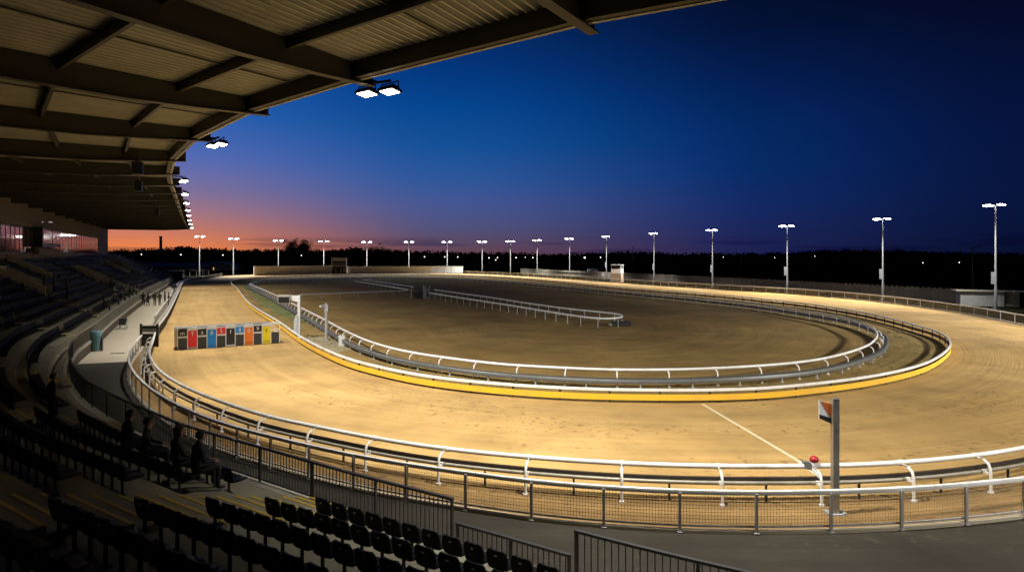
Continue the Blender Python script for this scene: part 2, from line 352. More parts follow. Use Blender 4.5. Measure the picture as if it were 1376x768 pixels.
# inner second rail with hare rail (B)
r = thing('infield_rail', 'tall white tubular rail on curved posts around the dark infield', 'rail', start(Bc, 80))
rail(r, 'top_rail', Bc, 0, Bc.len, .85, circ(.075), M_whiterail, closed=True)
posts(r, 'post', gooseneck(.85, .42), Bc, np.arange(0, Bc.len-1, 2.6), .42)
r = thing('hare_rail', 'dark grey hare rail channel on short posts just outside the infield rail', 'hare rail', start(Bc, 80))
rail(r, 'channel', Bc, 0, Bc.len, .39, [(-.16, -.12), (.16, -.12), (.16, .06), (.10, .13), (-.10, .13), (-.16, .06)], M_hare, .62, closed=True)
mb = MB(); mb.box((0, 0, .14), (.07, .07, .28)); mb.box((0, 0, .02), (.16, .16, .04)); posts(r, 'post', mb.mesh('post', M_galv), Bc, np.arange(1.1, Bc.len-1, 2.6), .66)
# outer gooseneck rail (C) on T
sc0, sc1 = T.near((-79.9, 172)), T.near((36, 36.5))
if sc1 < sc0: sc1 += T.len
r = thing('outer_track_rail', 'white tubular rail on curved gooseneck posts along the outer edge of the track', 'rail', start(T, (sc0+sc1)/2))
rail(r, 'top_rail', T, sc0, sc1, .95, circ(.07), M_whiterail)
sL = T.near(W(1083, 627, .95)); sL += T.len if sL < sc0 else 0
C_posts = np.concatenate([np.arange(sL, sc0+.5, -2.64)[::-1], np.arange(sL+2.64, sc1, 2.64)])
posts(r, 'post', gooseneck(.95, .46, .04), T, C_posts, .46, child=('bracket', bracket(.55, .2)))
rail(r, 'lower_pipe', T, sc0, sc1, .56, circ(.055), M_pipe, .22)
r = thing('outer_hare_rail', 'dark lure rail running low inside the white gooseneck rail', 'hare rail', start(T, (sc0+sc1)/2))
rail(r, 'channel', T, sc0, sc1, .62, rect(.10, .10), mat('rusty_channel', (.055, .040, .028), .6, var=.4, scale=2), .05, smooth=False)
mb = MB(); mb.box((0, 0, .27), (.05, .05, .54)); posts(r, 'support', mb.mesh('support', M_dark), T, C_posts+1.3, .05)

# outer fence with wire mesh (D)
def wire_fence(label, s0, s1, sp=1.95, wx=.075, wz=.085, thick=.006, name='mesh_fence', toprail=M_whiterail, ph=None):
    r = thing(name, label, 'fence', start(D, (s0+s1)/2))
    rail(r, 'top_rail', D, s0, s1, 1.0, [(-.05, -.05), (.05, -.05), (.06, 0), (.05, .05), (-.05, .05), (-.06, 0)], toprail)
    rail(r, 'bottom_rail', D, s0, s1, .17, rect(.04, .04), M_galv, smooth=False)
    mb = MB(); mb.box((0, 0, .52), (.065, .065, .93)); mb.box((0, 0, .03), (.13, .13, .03)); posts(r, 'post', mb.mesh('post', M_galv), D, np.arange(s0+.1+(ph-s0-.1) % sp if ph else s0+.1, s1, sp), .05, limit=99)
    mb = MB(); ss = np.arange(s0, s1, wx); P, Nn = D.at(ss), D.tan(ss)
    for p, t in zip(P, Nn):
        a, b = (p-t*thick/2), (p+t*thick/2); mb.quad((a[0], a[1], .19), (b[0], b[1], .19), (b[0], b[1], .95), (a[0], a[1], .95))
    P = D.at(np.arange(s0, s1, .6))
    for z in np.arange(.25, .95, wz):
        for a, b in zip(P[:-1], P[1:]): mb.quad((a[0], a[1], z), (b[0], b[1], z), (b[0], b[1], z+thick), (a[0], a[1], z+thick))
    mb.build('wire_mesh', M_wire, r); return r
wire_fence('white topped wire mesh fence curving along the asphalt path in the foreground', sGate1, sR-12, 1.84, ph=D.near(W(1020, 661.5, 1)))
wire_fence('white topped mesh fence along the pale promenade beyond the black gate', 2, sGate0, 2.2, .2, .16, .016)
wire_fence('long white rail fence along the far right side of the track below the floodlight poles', sR-4, D.len-.5, 2.9, .2, .16, .02, 'rail_fence')
# ------------------------------------------------------------ grandstand
M_terr = mat('terrace_concrete', (.28, .25, .17), .9, var=.4, scale=.7, bump=.15, bscale=25)
M_wallc = mat('parapet_concrete', (.34, .31, .24), .8, var=.3, scale=.8)
M_brown = mat('brown_wall', (.085, .058, .038), .8, var=.3, scale=1.5)
M_cap = mat('cap_concrete', (.44, .40, .31), .7, var=.25, scale=2)
M_nose = mat('yellow_nosing', (.62, .40, .03), .6, var=.35, scale=5)
M_roof = mat('roof_sheet', (.52, .53, .47), .5, .0, var=.25, scale=.8)
M_beam = mat('roof_steel', (.075, .069, .055), .5, .0, var=.2, scale=1.5)
M_purlin = mat('purlin_steel', (.055, .048, .036), .5, .0)
M_bwall = mat('stand_wall', (.17, .135, .10), .7, var=.15, scale=.5)
M_mull = mat('window_frame', (.015, .014, .013), .4)
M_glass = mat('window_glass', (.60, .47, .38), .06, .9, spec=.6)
M_tint = mat('dark_glass', (.10, .10, .10), .1, .85)
M_rail_unlit = mat('railing_unlit_side', (.05, .05, .05), .5, .1, var=.2, scale=6)  # same galvanised railing, its unlit near side painted darker
M_rail_lit = mat('railing_lit_side', (.33, .31, .26), .5, .3, var=.2, scale=6)  # lit front of that railing, painted paler
M_seat = mat('black_seat', (.008, .008, .0085), .5, spec=.12)
M_seatm = mat('seat_metal', (.03, .029, .026), .5, .3)

D0 = 1.0
def DPF(s): return 1.32-.37*float(np.clip((sS-6-s)/16, 0, 1))
def RI(s): return   .405+.085*float(np.clip((sS-6-s)/16, 0, 1))
def floor_z(s, d): return zb(s)+.02+RI(s)*max(0, math.floor((d-D0)/DPF(s))+1)
def nrows(s):
    p = E.at(s); return 11 if p[1] > 45 else (10 if p[1] > 32 else 11)
gs = thing('grandstand', 'large covered grandstand with stepped seating and a cantilever roof', 'grandstand', (-30, 40, 0))
# terrace steps
ES = np.arange(.5, E.len, .7); EP = E.at(ES); EN = E.right(ES)
def ering(d, zf): f = d if callable(d) else (lambda s: d); return [(p[0]+n[0]*f(s), p[1]+n[1]*f(s), zf(s)) for p, n, s in zip(EP, EN, ES)]
mb = MB()
K = 14
for k in range(-1, K):
    d0 = .3 if k < 0 else (lambda s, k=k: D0+DPF(s)*k); d1 = lambda s, k=k: D0+DPF(s)*(k+1); z = lambda s, k=k: zb(s)+.02+RI(s)*(k+1)
    a, b = ering(d0, z), ering(d1, z); c = ering(d1, lambda s, k=k: zb(s)+.02+RI(s)*(k+2))
    for i in range(len(ES)-1):
        if k >= nrows(ES[i])+2: continue
        mb.quad(a[i+1], a[i], b[i], b[i+1])
        if k < nrows(ES[i])+1: mb.quad(b[i+1], b[i], c[i], c[i+1])
mb.build('terrace', M_terr, gs)
# front wall with cap (gap at the stairs where the railing drops)
eg0, eg1 = E.near((-1.36, 15.2)), E.near((1.39, 13.3))
mb = MB(); a, b, c, d = ering(0, lambda s: 0), ering(0, lambda s: zb(s)-.12), ering(.3, lambda s: zb(s)-.12), ering(.3, lambda s: 0)
for i in range(len(ES)-1): mb.quad(a[i], a[i+1], b[i+1], b[i])
mb.build('front_wall', M_brown, gs)
mb = MB()
for i in range(len(ES)-1):
    for q in ((-.03, -.12, -.03, .03), (-.03, .03, .32, .03), (.32, .03, .32, -.12)):
        f = lambda j, dd, zz: (EP[j][0]+EN[j][0]*dd, EP[j][1]+EN[j][1]*dd, zb(ES[j])+zz)
        mb.quad(f(i, q[0], q[1]), f(i+1, q[0], q[1]), f(i+1, q[2], q[3]), f(i, q[2], q[3]))
mb.build('wall_cap', M_cap, gs)

# aisles
aisle_pts = [(-4.2, 16.95), (-14.4, 25.2), (-22.2, 34.3)]; AIS = [E.near(p) for p in aisle_pts]
s = AIS[2]-15
while s > 3: AIS.append(s); s -= 14.5
AW = [2.6, 2.2, 3.2]+[1.3]*20
near_aisles = [0, 1, 2, 3, 4]
for ai in near_aisles:
    s = AIS[ai]; p = E.at(s); n = E.right(s); t = E.tan(s); st = MB(); ns = MB(); w = AW[ai]-.1; rot = math.atan2(t[1], t[0])
    for k in range(0, nrows(s)+1):
        z = zb(s)+.02+RI(s)*k; dd = D0+DPF(s)*k
        for q_ in (1, 2):
            d_ = dd-.42*(3-q_)
            q = p+n*(d_+.21); st.box((q[0], q[1], z+RI(s)*q_/6), (w, .42, RI(s)*q_/3), rot)
            q = p+n*(d_+.04); ns.box((q[0], q[1], z+RI(s)*q_/3+.006), (w, .075, .012), rot)
        q = p+n*(dd+.04); ns.box((q[0], q[1], z+RI(s)+.006), (w, .075, .012), rot)
    a = st.build('aisle_steps', M_terr, gs); ns.build('yellow_nosing', M_nose, a)

# seats -------------------------------------------------------
def seat_meshes():
    b = MB(); prof = []
    for w, zz, yy in ((.20, .36, -.20), (.225, .43, -.215), (.225, .60, -.245), (.205, .685, -.258), (.16, .73, -.262)): prof.append((w, zz, yy))
    rings = [[(-w, y-.018, z), (-w*.4, y-.045, z), (w*.4, y-.045, z), (w, y-.018, z), (w, y+.018, z), (w*.4, y-.008, z), (-w*.4, y-.008, z), (-w, y+.018, z)] for w, z, y in prof]
    b.loops(rings); back = b.mesh('backrest', M_seat, True)
    p = MB(); rings = [[(-w, y, z-.03), (-w*.5, y, z-.05), (w*.5, y, z-.05), (w, y, z-.03), (w, y, z+.01), (w*.5, y, z-.008), (-w*.5, y, z-.008), (-w, y, z+.01)] for w, y, z in ((.19, -.19, .38), (.22, -.1, .39), (.22, .12, .405), (.19, .2, .40))]
    p.loops(rings); pan = p.mesh('seat_pan', M_seat, True)
    l = MB(); l.bar((0, -.2, .0), (0, -.2, .42), .05, .04); l.bar((0, -.2, .36), (0, .12, .38), .04, .05); l.box((0, -.2, .012), (.14, .12, .024)); leg = l.mesh('bracket', M_seatm)
    q = MB(); q.box((0, -.296, .63), (.06, .006, .03)); plate = q.mesh('number_plate', mat('plate', (.5, .5, .48), .5))
    return back, pan, leg, plate
SB, SP_, SL, SPL = seat_meshes()
people_spots = []
allseats = []
blocks = sorted(AIS)
def in_aisle(s):
    for a, w in zip(AIS, AW):
        if abs(s-a) < w/2+.22: return True
    return False
for k in range(0, 12):
    s = 1.5
    while s < E.len-4:
        d = D0+DPF(s)*k+.47*DPF(s); n = E.right(s); p = E.at(s); q = p+n*d
        stretch = 1+d*.03 if s > sS-6 and s < sS+30 else 1.
        s += .53/ (1.0+ (d*.022 if sS-4 < s < sS+34 else 0))
        if in_aisle(s) or k >= nrows(s): continue
        if (q[0]**2+q[1]**2) < 2.4**2 or q[1] < -3: continue
        vom = False
        for v in VOMS:
            if abs(s-v[0]) < v[1]/2+.3 and v[2]-.3 < d < v[3]+.3: vom = True
        if vom: continue
        z = zb(s)+.02+RI(s)*(k+1); dist = math.hypot(q[0], q[1]); px = CX+F*q[0]/max(q[1], .1); py = HY+F*(H-z-.6)/max(q[1], .1)
        vis = q[1] > 1.5 and -30 < px < 1400 and py < 800
        allseats.append((dist if vis else 1e3+dist, q[0], q[1], z, math.atan2(-n[1], -n[0])-math.pi/2, k, s, vis))
allseats.sort(key=lambda a: a[0])
ORD = ['front', 'second', 'third', 'fourth', 'fifth', 'sixth', 'seventh', 'eighth', 'ninth', 'tenth', 'eleventh', 'twelfth', 'thirteenth', 'fourteenth', 'fifteenth']
def seat_label(k, s):
    b = 'right of the nearest stepped aisle' if s > AIS[0] else ('between the two yellow stepped aisles' if s > AIS[1] else ('left of the second stepped aisle' if s > AIS[2] else 'beyond the bare concrete aisle'))
    return f'black seat in the {ORD[k]} row from the railing, {b}'
stuff = MB(); cnt = 0; seat0 = None
for dist, x, y, z, rz, k, s, vis in allseats:
    if vis and cnt < 300:
        if seat0 is None:
            seat0 = thing('stadium_seat', seat_label(k, s), 'seat', (x, y, z), rz, seat_label(k, s)); put('seat_pan', SP_, seat0); o = put('backrest', SB, seat0); put('number_plate', SPL, o); put('bracket', SL, seat0)
        else:
            o = copy_tree(seat0); o.location = (x, y, z); o.rotation_euler.z = rz; o['label'] = seat_label(k, s)
            o['group'] = seat_label(k, s)
        cnt += 1
    else:
        c, sn = math.cos(rz), math.sin(rz)
        for me in ((SB, SP_) if dist < 1e3 else (SB,)):
            b = len(stuff.v)
            for v in me.vertices: stuff.v.append((x+v.co.x*c-v.co.y*sn, y+v.co.x*sn+v.co.y*c, z+v.co.z))
            for p in me.polygons: stuff.f.append(tuple(b+i for i in p.vertices))
print('seats', len(allseats), sum(1 for a in allseats if a[7]))
tag(stuff.build('grandstand_seats', M_seat, None, True), 'rows of distant black plastic seats filling the far terrace blocks', 'seats', kind='stuff')

# parapet walls running up the terrace, with vomitory boxes
def parapet(s, d0, d1, h, th=.25, name='parapet_wall', m=None, step=.85):
    p, n, t = E.at(s), E.right(s), E.tan(s); mb = MB(); P = []; 
    for d in np.arange(d0, d1+.01, step): P.append((d, zb(s)+.02+RI(s)*max(0, (d-D0)/DPF(s)+.4)))
    f = lambda d, z, o: (p[0]+n[0]*d+t[0]*o, p[1]+n[1]*d+t[1]*o, z)
    mb.loops([[f(d, z-.6, -th/2), f(d, z-.6, th/2), f(d, z+h, th/2), f(d, z+h, -th/2)] for d, z in P])
    w = mb.build(name, m or M_wallc, gs); c = MB()
    c.loops([[f(d, z+h+.003, -th/2-.03), f(d, z+h+.003, th/2+.03), f(d, z+h+.06, th/2+.03), f(d, z+h+.06, -th/2-.03)] for d, z in P]); c.build('coping', M_cap, w)
for (s, wv, d0, d1) in VOMS:
    for e in (-1, 1): parapet(s+e*wv/2, d0, d1, .95)
    p, n, t = E.at(s), E.right(s), E.tan(s); rot = math.atan2(t[1], t[0]); z0 = zb(s)+.02+RI(s)*((d1-D0)/DPF(s))
    mb = MB(); q = p+n*(d1+.1); mb.box((q[0], q[1], z0+.2), (wv+.3, .25, 2.0), rot); mb.build('stair_wall', M_wallc, gs)
    mb = MB(); q = p+n*(d1-.04); mb.box((q[0], q[1], z0-.25), (wv*.55, .1, 1.1), rot); mb.build('doorway', M_black, gs)
for sp, d0, d1, h in PARAPETS: parapet(sp, d0, d1, h)

# railings on the terrace front
def railing(label, s0, s1, zt, zbt, m, sp=2.3, pitch=.115, name='railing', light=False):
    r = thing(name, label, 'railing', start(E, (s0+s1)/2)); n = max(2, int((s1-s0)/.6)); ss = np.linspace(s0, s1, n); P = E.at(ss); Nn = E.right(ss); off = .06
    def sw(nm, zf, prof):
        mb = MB(); mb.sweep([(p[0]+q[0]*off, p[1]+q[1]*off, zf(s)) for p, q, s in zip(P, Nn, ss)], Nn, prof); mb.build(nm, m, r)
    sw('handrail', zt, [(-.04, -.03), (.04, -.03), (.04, .025), (-.04, .025)]); sw('bottom_rail', zbt, rect(.04, .035))
    mb = MB()
    for s in np.arange(s0+pitch/2, s1, pitch):
        p = E.at(s)+E.right(s)*off; t = E.tan(s); mb.box((p[0], p[1], (zt(s)+zbt(s))/2), (.018, .018, zt(s)-zbt(s)-.03), math.atan2(t[1], t[0]))
    mb.build('pickets', m, r)
    m_ = max(1, round((s1-s0)/sp))
    for s in np.linspace(s0+.03, s1-.03, m_+1):
        p = E.at(s)+E.right(s)*off; t = E.tan(s); mb = MB(); zz = zbt(s)-.12; mb.box((p[0], p[1], (zt(s)+zz)/2), (.055, .055, zt(s)-zz-.02), math.atan2(t[1], t[0])); mb.build('post', m, r, loc=(p[0], p[1], zz))
    return r
zR = lambda s: zb(s)+1.02; zL = lambda s: zb(s)+.12
railing('long pale railing on the brown wall beside the concrete promenade', 12, sS-1.3, zR, zL, M_rail_lit, 4.)
railing('dark picket railing curving in front of the nearest seats', sS-1.15, eg0-.1, zR, zL, M_rail_unlit, 2.45, .13)
railing('lower dark railing section dropped between the two taller dark railings', eg0, eg1-.1, lambda s: .80, lambda s: -.0+.1, M_rail_unlit, 1.6, .13)
railing('short dark picket railing at the bottom right of the seats', eg1, E.len-6, zR, lambda s: .14, M_rail_unlit, 2.4, .145)

# ------------------------------------------------------------ roof
tipS = [R.near(p) for p in Rw]
RAFT = [tipS[9]+9, tipS[9], tipS[7], tipS[6], tipS[5], tipS[4]]
s = tipS[4]-7.6
while s > 0: RAFT.append(s); s -= 7.9
NODE = sorted(RAFT+[0, R.len-.01]); NT = np.array([R.at(s) for s in NODE]); ND = np.array([roof_dir(s)*roof_len(s) for s in NODE])
def rfrac(s, f):      # straight roof bays between rafters
    k = lambda A_: np.array([np.interp(s, NODE, A_[:, 0]), np.interp(s, NODE, A_[:, 1])]); return k(NT)+k(ND)*f
def rpt(s, t): return rfrac(s, t/roof_len(s))
RS = np.arange(0, R.len-.05, .075); mb = MB(); cols = []
for i, s in enumerate(RS):
    z = .55+(.11 if (i % 4) < 2 else 0)
    cols.append([(*rfrac(s, f), Z0+z) for f in (.022, .25, .5, .75, 1.03)])
for i in range(len(cols)-1):
    for j in range(4): mb.quad(cols[i][j], cols[i+1][j], cols[i+1][j+1], cols[i][j+1])
roof = mb.build('roof', M_roof, gs)
md = roof.modifiers.new('thickness', 'SOLIDIFY'); md.thickness = .03; md.offset = 1
def along(name, t, prof, m, par):
    mb = MB(); P = [(*rfrac(s, t/15.6), Z0+.37) for s in NODE]; N_ = []
    for i, s in enumerate(NODE): d = ND[i]/np.linalg.norm(ND[i]); N_.append(d)
    mb.sweep(P, N_, prof); return mb.build(name, m, par)
along('fascia', .35, [(-.14, .10), (-.03, .10), (-.03, .32), (-.14, .32)], M_beam, roof)
along('edge_trim', .35, [(-.16, -.37), (-.03, -.37), (-.03, -.31), (-.16, -.31)], M_roof, roof)
for t in PURL:
    along('purlin', t, [(-.06, -.16), (.06, -.16), (.06, .172), (-.06, .172)] if t > 1 else [(-.1, -.36), (.1, -.36), (.1, .172), (-.1, .172)], M_purlin, roof)
def rafter(s, tip=-.28):
    d = roof_dir(s); p = R.at(s); L_ = roof_len(s)+.6; x = np.array([-d[1], d[0]]); mb = MB(); rings = []
    for t in (tip, 2.4, 5.0, L_):
        h = .46 if t == tip else (.64 if t == 2.4 else .76); zt = Z0+.53
        def P(o, z): return (p[0]+d[0]*t+x[0]*o, p[1]+d[1]*t+x[1]*o, z)
        b = zt-h-.12
        rings.append([P(-.15, b), P(.15, b), P(.15, b+.04), P(.02, b+.04), P(.02, zt), P(-.02, zt), P(-.02, b+.04), P(-.15, b+.04)])
    mb.loops(rings); return mb.build('rafter', M_beam, gs)
for s in RAFT: rafter(s)
# thin ties under the sheet
for i in range(0, 7):
    s = (RAFT[i]+RAFT[i+1])/2
    mb = MB(); a, b = rpt(s, .8), rpt(s, roof_len(s)-1); mb.bar((*a, Z0+.46), (*b, Z0+.46), .05, .05); mb.build('tie_rod', M_purlin, roof)

# ------------------------------------------------------------ back wall
WS = np.arange(0, tipS[6], 1.); WP = [rpt(s, roof_len(s)) for s in WS]; WN = [roof_dir(s) for s in WS]
mb = MB(); mb.sweep([(p[0], p[1], 0) for p in WP], WN, [(0, 0), (.4, 0), (.4, Z0+.5), (0, Z0+.5)]); bw = mb.build('back_wall', M_bwall, gs)
mb = MB(); p, n = WP[0], WN[0]; 
WC = Curve([tuple(p) for p in WP], world=True)
def wall_s(px):
    q = CX+F*WC.p[:, 0]/WC.p[:, 1]; return float(WC.s[np.argmin(np.abs(q-px))])
def wframe(s0, s1, z0, z1, o=.012, glass=None):
    a, b = WC.at(s0), WC.at(s1); n = -WC.right((s0+s1)/2); mb = MB(); fw = .075
    def P(q, z, e): return (q[0]+n[0]*e, q[1]+n[1]*e, z)
    t = (b-a)/np.linalg.norm(b-a)
    for q0, q1, za, zc in ((a, a+t*fw, z0, z1), (b-t*fw, b, z0, z1), (a+t*fw, b-t*fw, z0, z0+fw), (a+t*fw, b-t*fw, z1-fw, z1)):
        mb.loops([[P(q0, za, .002), P(q1, za, .002), P(q1, za, o+.03), P(q0, za, o+.03)], [P(q0, zc, .002), P(q1, zc, .002), P(q1, zc, o+.03), P(q0, zc, o+.03)]])
    w = mb.build('window', M_mull, gs); g = MB(); g.quad(P(a+t*fw, z0+fw, o), P(b-t*fw, z0+fw, o), P(b-t*fw, z1-fw, o), P(a+t*fw, z1-fw, o)); g.build('pane', glass or M_glass, w)
a0, a1 = wall_s(41.5), wall_s(-6); n = 8
for k in range(n): wframe(a0+(a1-a0)*k/n, a0+(a1-a0)*(k+1)/n, 7.0, 10.05)
b0, b1 = wall_s(131), wall_s(71); n = 18
for k in range(n): wframe(b0+(b1-b0)*k/n, b0+(b1-b0)*(k+1)/n, 7.0, 9.95)
# commentary box jutting out
c0, c1 = wall_s(69.5), wall_s(43); pa, pb = WC.at(c0), WC.at(c1); nn = -WC.right((c0+c1)/2); cc = (pa+pb)/2+nn*.5; t = (pb-pa)/np.linalg.norm(pb-pa); rot = math.atan2(t[1], t[0]); Lc = np.linalg.norm(pb-pa)
mb = MB(); mb.box((cc[0], cc[1], 8.85), (Lc, .95, 2.3), rot); cb = mb.build('commentary_box', M_mull, gs)
mb = MB(); q = cc+nn*.49
for e in (-.24, .24): mb.box((q[0]+t[0]*e*Lc, q[1]+t[1]*e*Lc, 8.95), (Lc*.42, .03, 1.5), rot)
mb.build('pane', M_tint, cb)
mb = MB(); q = cc-nn*.1; mb.box((q[0], q[1], 7.2), (Lc, .5, .75), rot); mb.build('box_base', M_bwall, cb)
# hanging speakers
for px, py, Y, lb in ((185, 226, 38., 'nearest black loudspeaker hanging from the grandstand roof'), (185.5, 250, 48., 'second nearest black loudspeaker hanging from the grandstand roof'), (211, 285, 79., 'farthest black loudspeaker hanging from the grandstand roof')):
    z = H+(HY-py)*Y/F; x = (px-CX)/F*Y; r = thing('loudspeaker', lb, 'loudspeaker', (x, y := Y, z), .5, 'loudspeakers hung under the roof')
    b = MB(); b.loops([[(-.22, -.2, -.35), (.22, -.2, -.35), (.3, .2, -.35), (-.3, .2, -.35)], [(-.22, -.2, .35), (.22, -.2, .35), (.3, .25, .35), (-.3, .25, .35)]]); b.build('cabinet', M_black, r, world=False)
    g = MB(); g.box((0, .255, 0), (.46, .03, .6)); g.build('grille', M_dark, r, world=False)
    l = MB(); l.tube([(0, 0, .3), (0, 0, Z0+.3-z)], .03, 6); l.box((0, 0, .37), (.3, .1, .04)); l.build('hanger', M_dark, r, world=False)
# weak ceiling lights under the roof
M_lens = mat('lamp_lens', (1, 1, 1), .3, emit=(1., .98, .93), es=26)
M_dim = mat('dim_lens', (.8, .8, .8), .3, emit=(.9, .95, 1), es=.55)
for px, py, Y, lb in ((32.5, 253, 57, 'nearest small dim strip light under the roof'), (67, 266, 64, 'middle small dim strip light under the roof'), (69, 282.5, 84, 'farthest small dim strip light under the roof')):
    z = H+(HY-py)*Y/F; x = (px-CX)/F*Y; r = thing('strip_light', lb, 'light', (x, Y, z), .5, 'dim strip lights under the roof')
    b = MB(); b.box((0, 0, .05), (.5, .22, .1)); b.build('housing', M_dark, r, world=False); b = MB(); b.box((0, 0, -.012), (.46, .18, .022)); b.build('lens', M_dim, r, world=False)
    b = MB(); b.tube([(0, 0, .1), (0, 0, Z0+.3-z)], .02, 6); b.build('hanger', M_dark, r, world=False)
# wall light
s = wall_s(57); q = WC.at(s)-WC.right(s)*.35
r = thing('wall_light', 'arched wall light glowing above the dark commentary box', 'light', (q[0], q[1], 10.6), .5)
b = MB()
for k in range(7): a = math.pi*k/6; b.tube([(-1.3*math.cos(a), 0, .28*math.sin(a)), (-1.3*math.cos(a+.4), 0, .28*math.sin(a+.4))], .04, 6)
b.build('arch', M_dark, r, world=False); b = MB(); b.box((-.5, 0, .2), (.5, .1, .08)); b.box((.5, 0, .2), (.4, .1, .08)); b.build('lens', M_dim, r, world=False); b = MB(); b.bar((0, 0, .2), (-.35*.0, -.0, .05), .03, .03); b.bar((-.5, 0, .2), (-.8, -.32, .2), .04, .04); b.build('bracket', M_dark, r, world=False)

# ------------------------------------------------------------ roof floodlights
def lamp_meshes():
    b = MB(); rings = [[(-w, -d, z), (w, -d, z), (w, d, z), (-w, d, z)] for w, d, z in ((.24, .19, .15), (.30, .25, .09), (.32, .27, 0.))]; b.loops(rings[::-1])
    for k in range(6): b.box((-.25+.1*k, 0, .15), (.015, .36, .07))
    h = b.mesh('lamp_head', M_dark); l = MB(); 
    for x_ in (-.195, -.065, .065, .195):
        for y_ in (-.115, .115): l.box((x_, y_, -.006), (.105, .19, .012)); le = l.mesh('lens', M_lens)
    y = MB(); y.tube([(-.36, 0, .05), (-.36, 0, .30), (.36, 0, .30), (.36, 0, .05)], .025, 6); yo = y.mesh('yoke', M_dark); return h, le, yo
LH, LL, LY = lamp_meshes()
def spot(name, loc, target, power, angle, blend=.5, col=(1, .965, .90), size=.35, parent=None):
    l = bpy.data.lights.new(name, 'SPOT'); l.energy = power; l.spot_size = math.radians(angle); l.spot_blend = blend; l.color = col; l.shadow_soft_size = size
    o = bpy.data.objects.new(name, l); COL.objects.link(o); w = wloc(parent) if parent else Vector((0, 0, 0)); v = Vector(target)-Vector(loc)
    o.location = Vector(loc); o.rotation_euler = v.to_track_quat('-Z', 'Y').to_euler(); o.parent = parent
    if parent is not None: o.matrix_parent_inverse = (Matrix.Translation(parent.location) @ Matrix.Rotation(parent.rotation_euler.z, 4, 'Z')).inverted()
    return o
FL = [(tipS[7], 0), (tipS[5], 0)]
for py in (246, 263, 275, 284, 291, 297, 302, 307): FL.append((R.near((np.interp(py, [240, 308], [237, 255])-CX, 0)) if False else None, py))
EDGE_PY = HY-F*DZ/R.p[:, 1]
ordn = ['nearest', 'second nearest', 'third nearest', 'fourth nearest', 'fifth nearest', 'sixth nearest', 'seventh nearest', 'eighth nearest', 'second farthest', 'farthest']
FLS = [tipS[7], tipS[5]]+[float(R.s[np.argmin(np.abs(F*(DZ-.35)/np.maximum(R.p[:, 1], 1)-(HY-py)))]) for py in (246, 263, 275, 284, 291, 297, 302, 307)]
def rooflamp(s, label):
    d = roof_dir(s); p = R.at(s)-d*.15; rot = math.atan2(-d[1], -d[0])-math.pi/2
    r = thing('twin_floodlight', label, 'floodlight', (p[0], p[1], Z0-.1), rot, 'lit twin floodlights along the roof edge')
    b = MB(); b.bar((-.6, .32, .22), (.6, .32, .22), .07, .07); b.bar((0, -.5, .24), (0, .36, .24), .08, .08); b.bar((0, -.1, .22), (0, -.1, .5), .06, .06); b.build('arm', M_dark, r, world=False)
    for e in (-1, 1):
        h = put('lamp_head', LH, r, (e*.44, .42+.06*e, -.10), (math.radians(-5), math.radians(-4), 0)); put('lens', LL, h); put('yoke', LY, h)
    return r
for i, s in enumerate(FLS):
    r = rooflamp(s, f'bright twin floodlight at the roof edge, {ordn[i]} along the line')
    p = R.at(s)-roof_dir(s)*.9; f = -roof_dir(s)
    spot('floodlight_beam', (p[0], p[1], Z0-.55), (p[0]+f[0]*(9 if i < 2 else 4.5), p[1]+f[1]*(9 if i < 2 else 4.5), 0), PW_ROOF*(1.0, 1.4, .88, .64)[min(i, 3)], (128, 140, 142)[min(i, 2)], .9, parent=r)
for s in (tipS[9]+1.5, R.len-4):  # added beams without lamp heads, to light the near bend
    p = R.at(s)-roof_dir(s)*.9; f = -roof_dir(s)
    spot('floodlight_beam', (p[0], p[1], Z0-.45), (p[0]+f[0]*4.5, p[1]+f[1]*4.5, 0), PW_ROOF*1.15, 134, .9, parent=gs)
# ------------------------------------------------------------ floodlight poles
def head_mesh(): 
    b = MB(); b.loops([[(-w, -d, z), (w, -d, z), (w, d, z), (-w, d, z)] for w, d, z in ((.40, .30, 0.), (.38, .28, .12), (.25, .18, .2))]); h = b.mesh('lamp_head', M_dark)
    l = MB(); l.loops([[(-w, -d, z), (w, -d, z), (w, d, z), (-w, d, z)] for w, d, z in ((.22, .16, -.10), (.36, .26, -.05), (.37, .27, -.003))]); return h, l.mesh('lens', M_polelens)
M_polelens = mat('pole_lens', (1, 1, 1), .3, emit=(.96, .98, 1.), es=40)
PH, PLn = head_mesh()
POLES = [(268, 317.5, 215), (313.5, 320.5, 225), (374, 323, 250), (435, 324, 256), (493, 325, 262), (549.5, 325, 262), (601, 325, 258), (648, 324.5, 248), (686, 324, 236), (722, 322.5, 221), (765.5, 320.5, 205), (815, 317.5, 184), (879, 313.5, 161), (957.5, 309, 139), (1058, 303.5, 118), (1186.5, 294, 100), (1338, 275.5, 83)]
onames = ['leftmost', 'second from left', 'third from left', 'fourth from left', 'fifth from left', 'sixth from left', 'seventh from left', 'eighth from left', 'middle', 'eighth from right', 'seventh from right', 'sixth from right', 'fifth from right', 'fourth from right', 'third from right', 'second from right', 'rightmost']
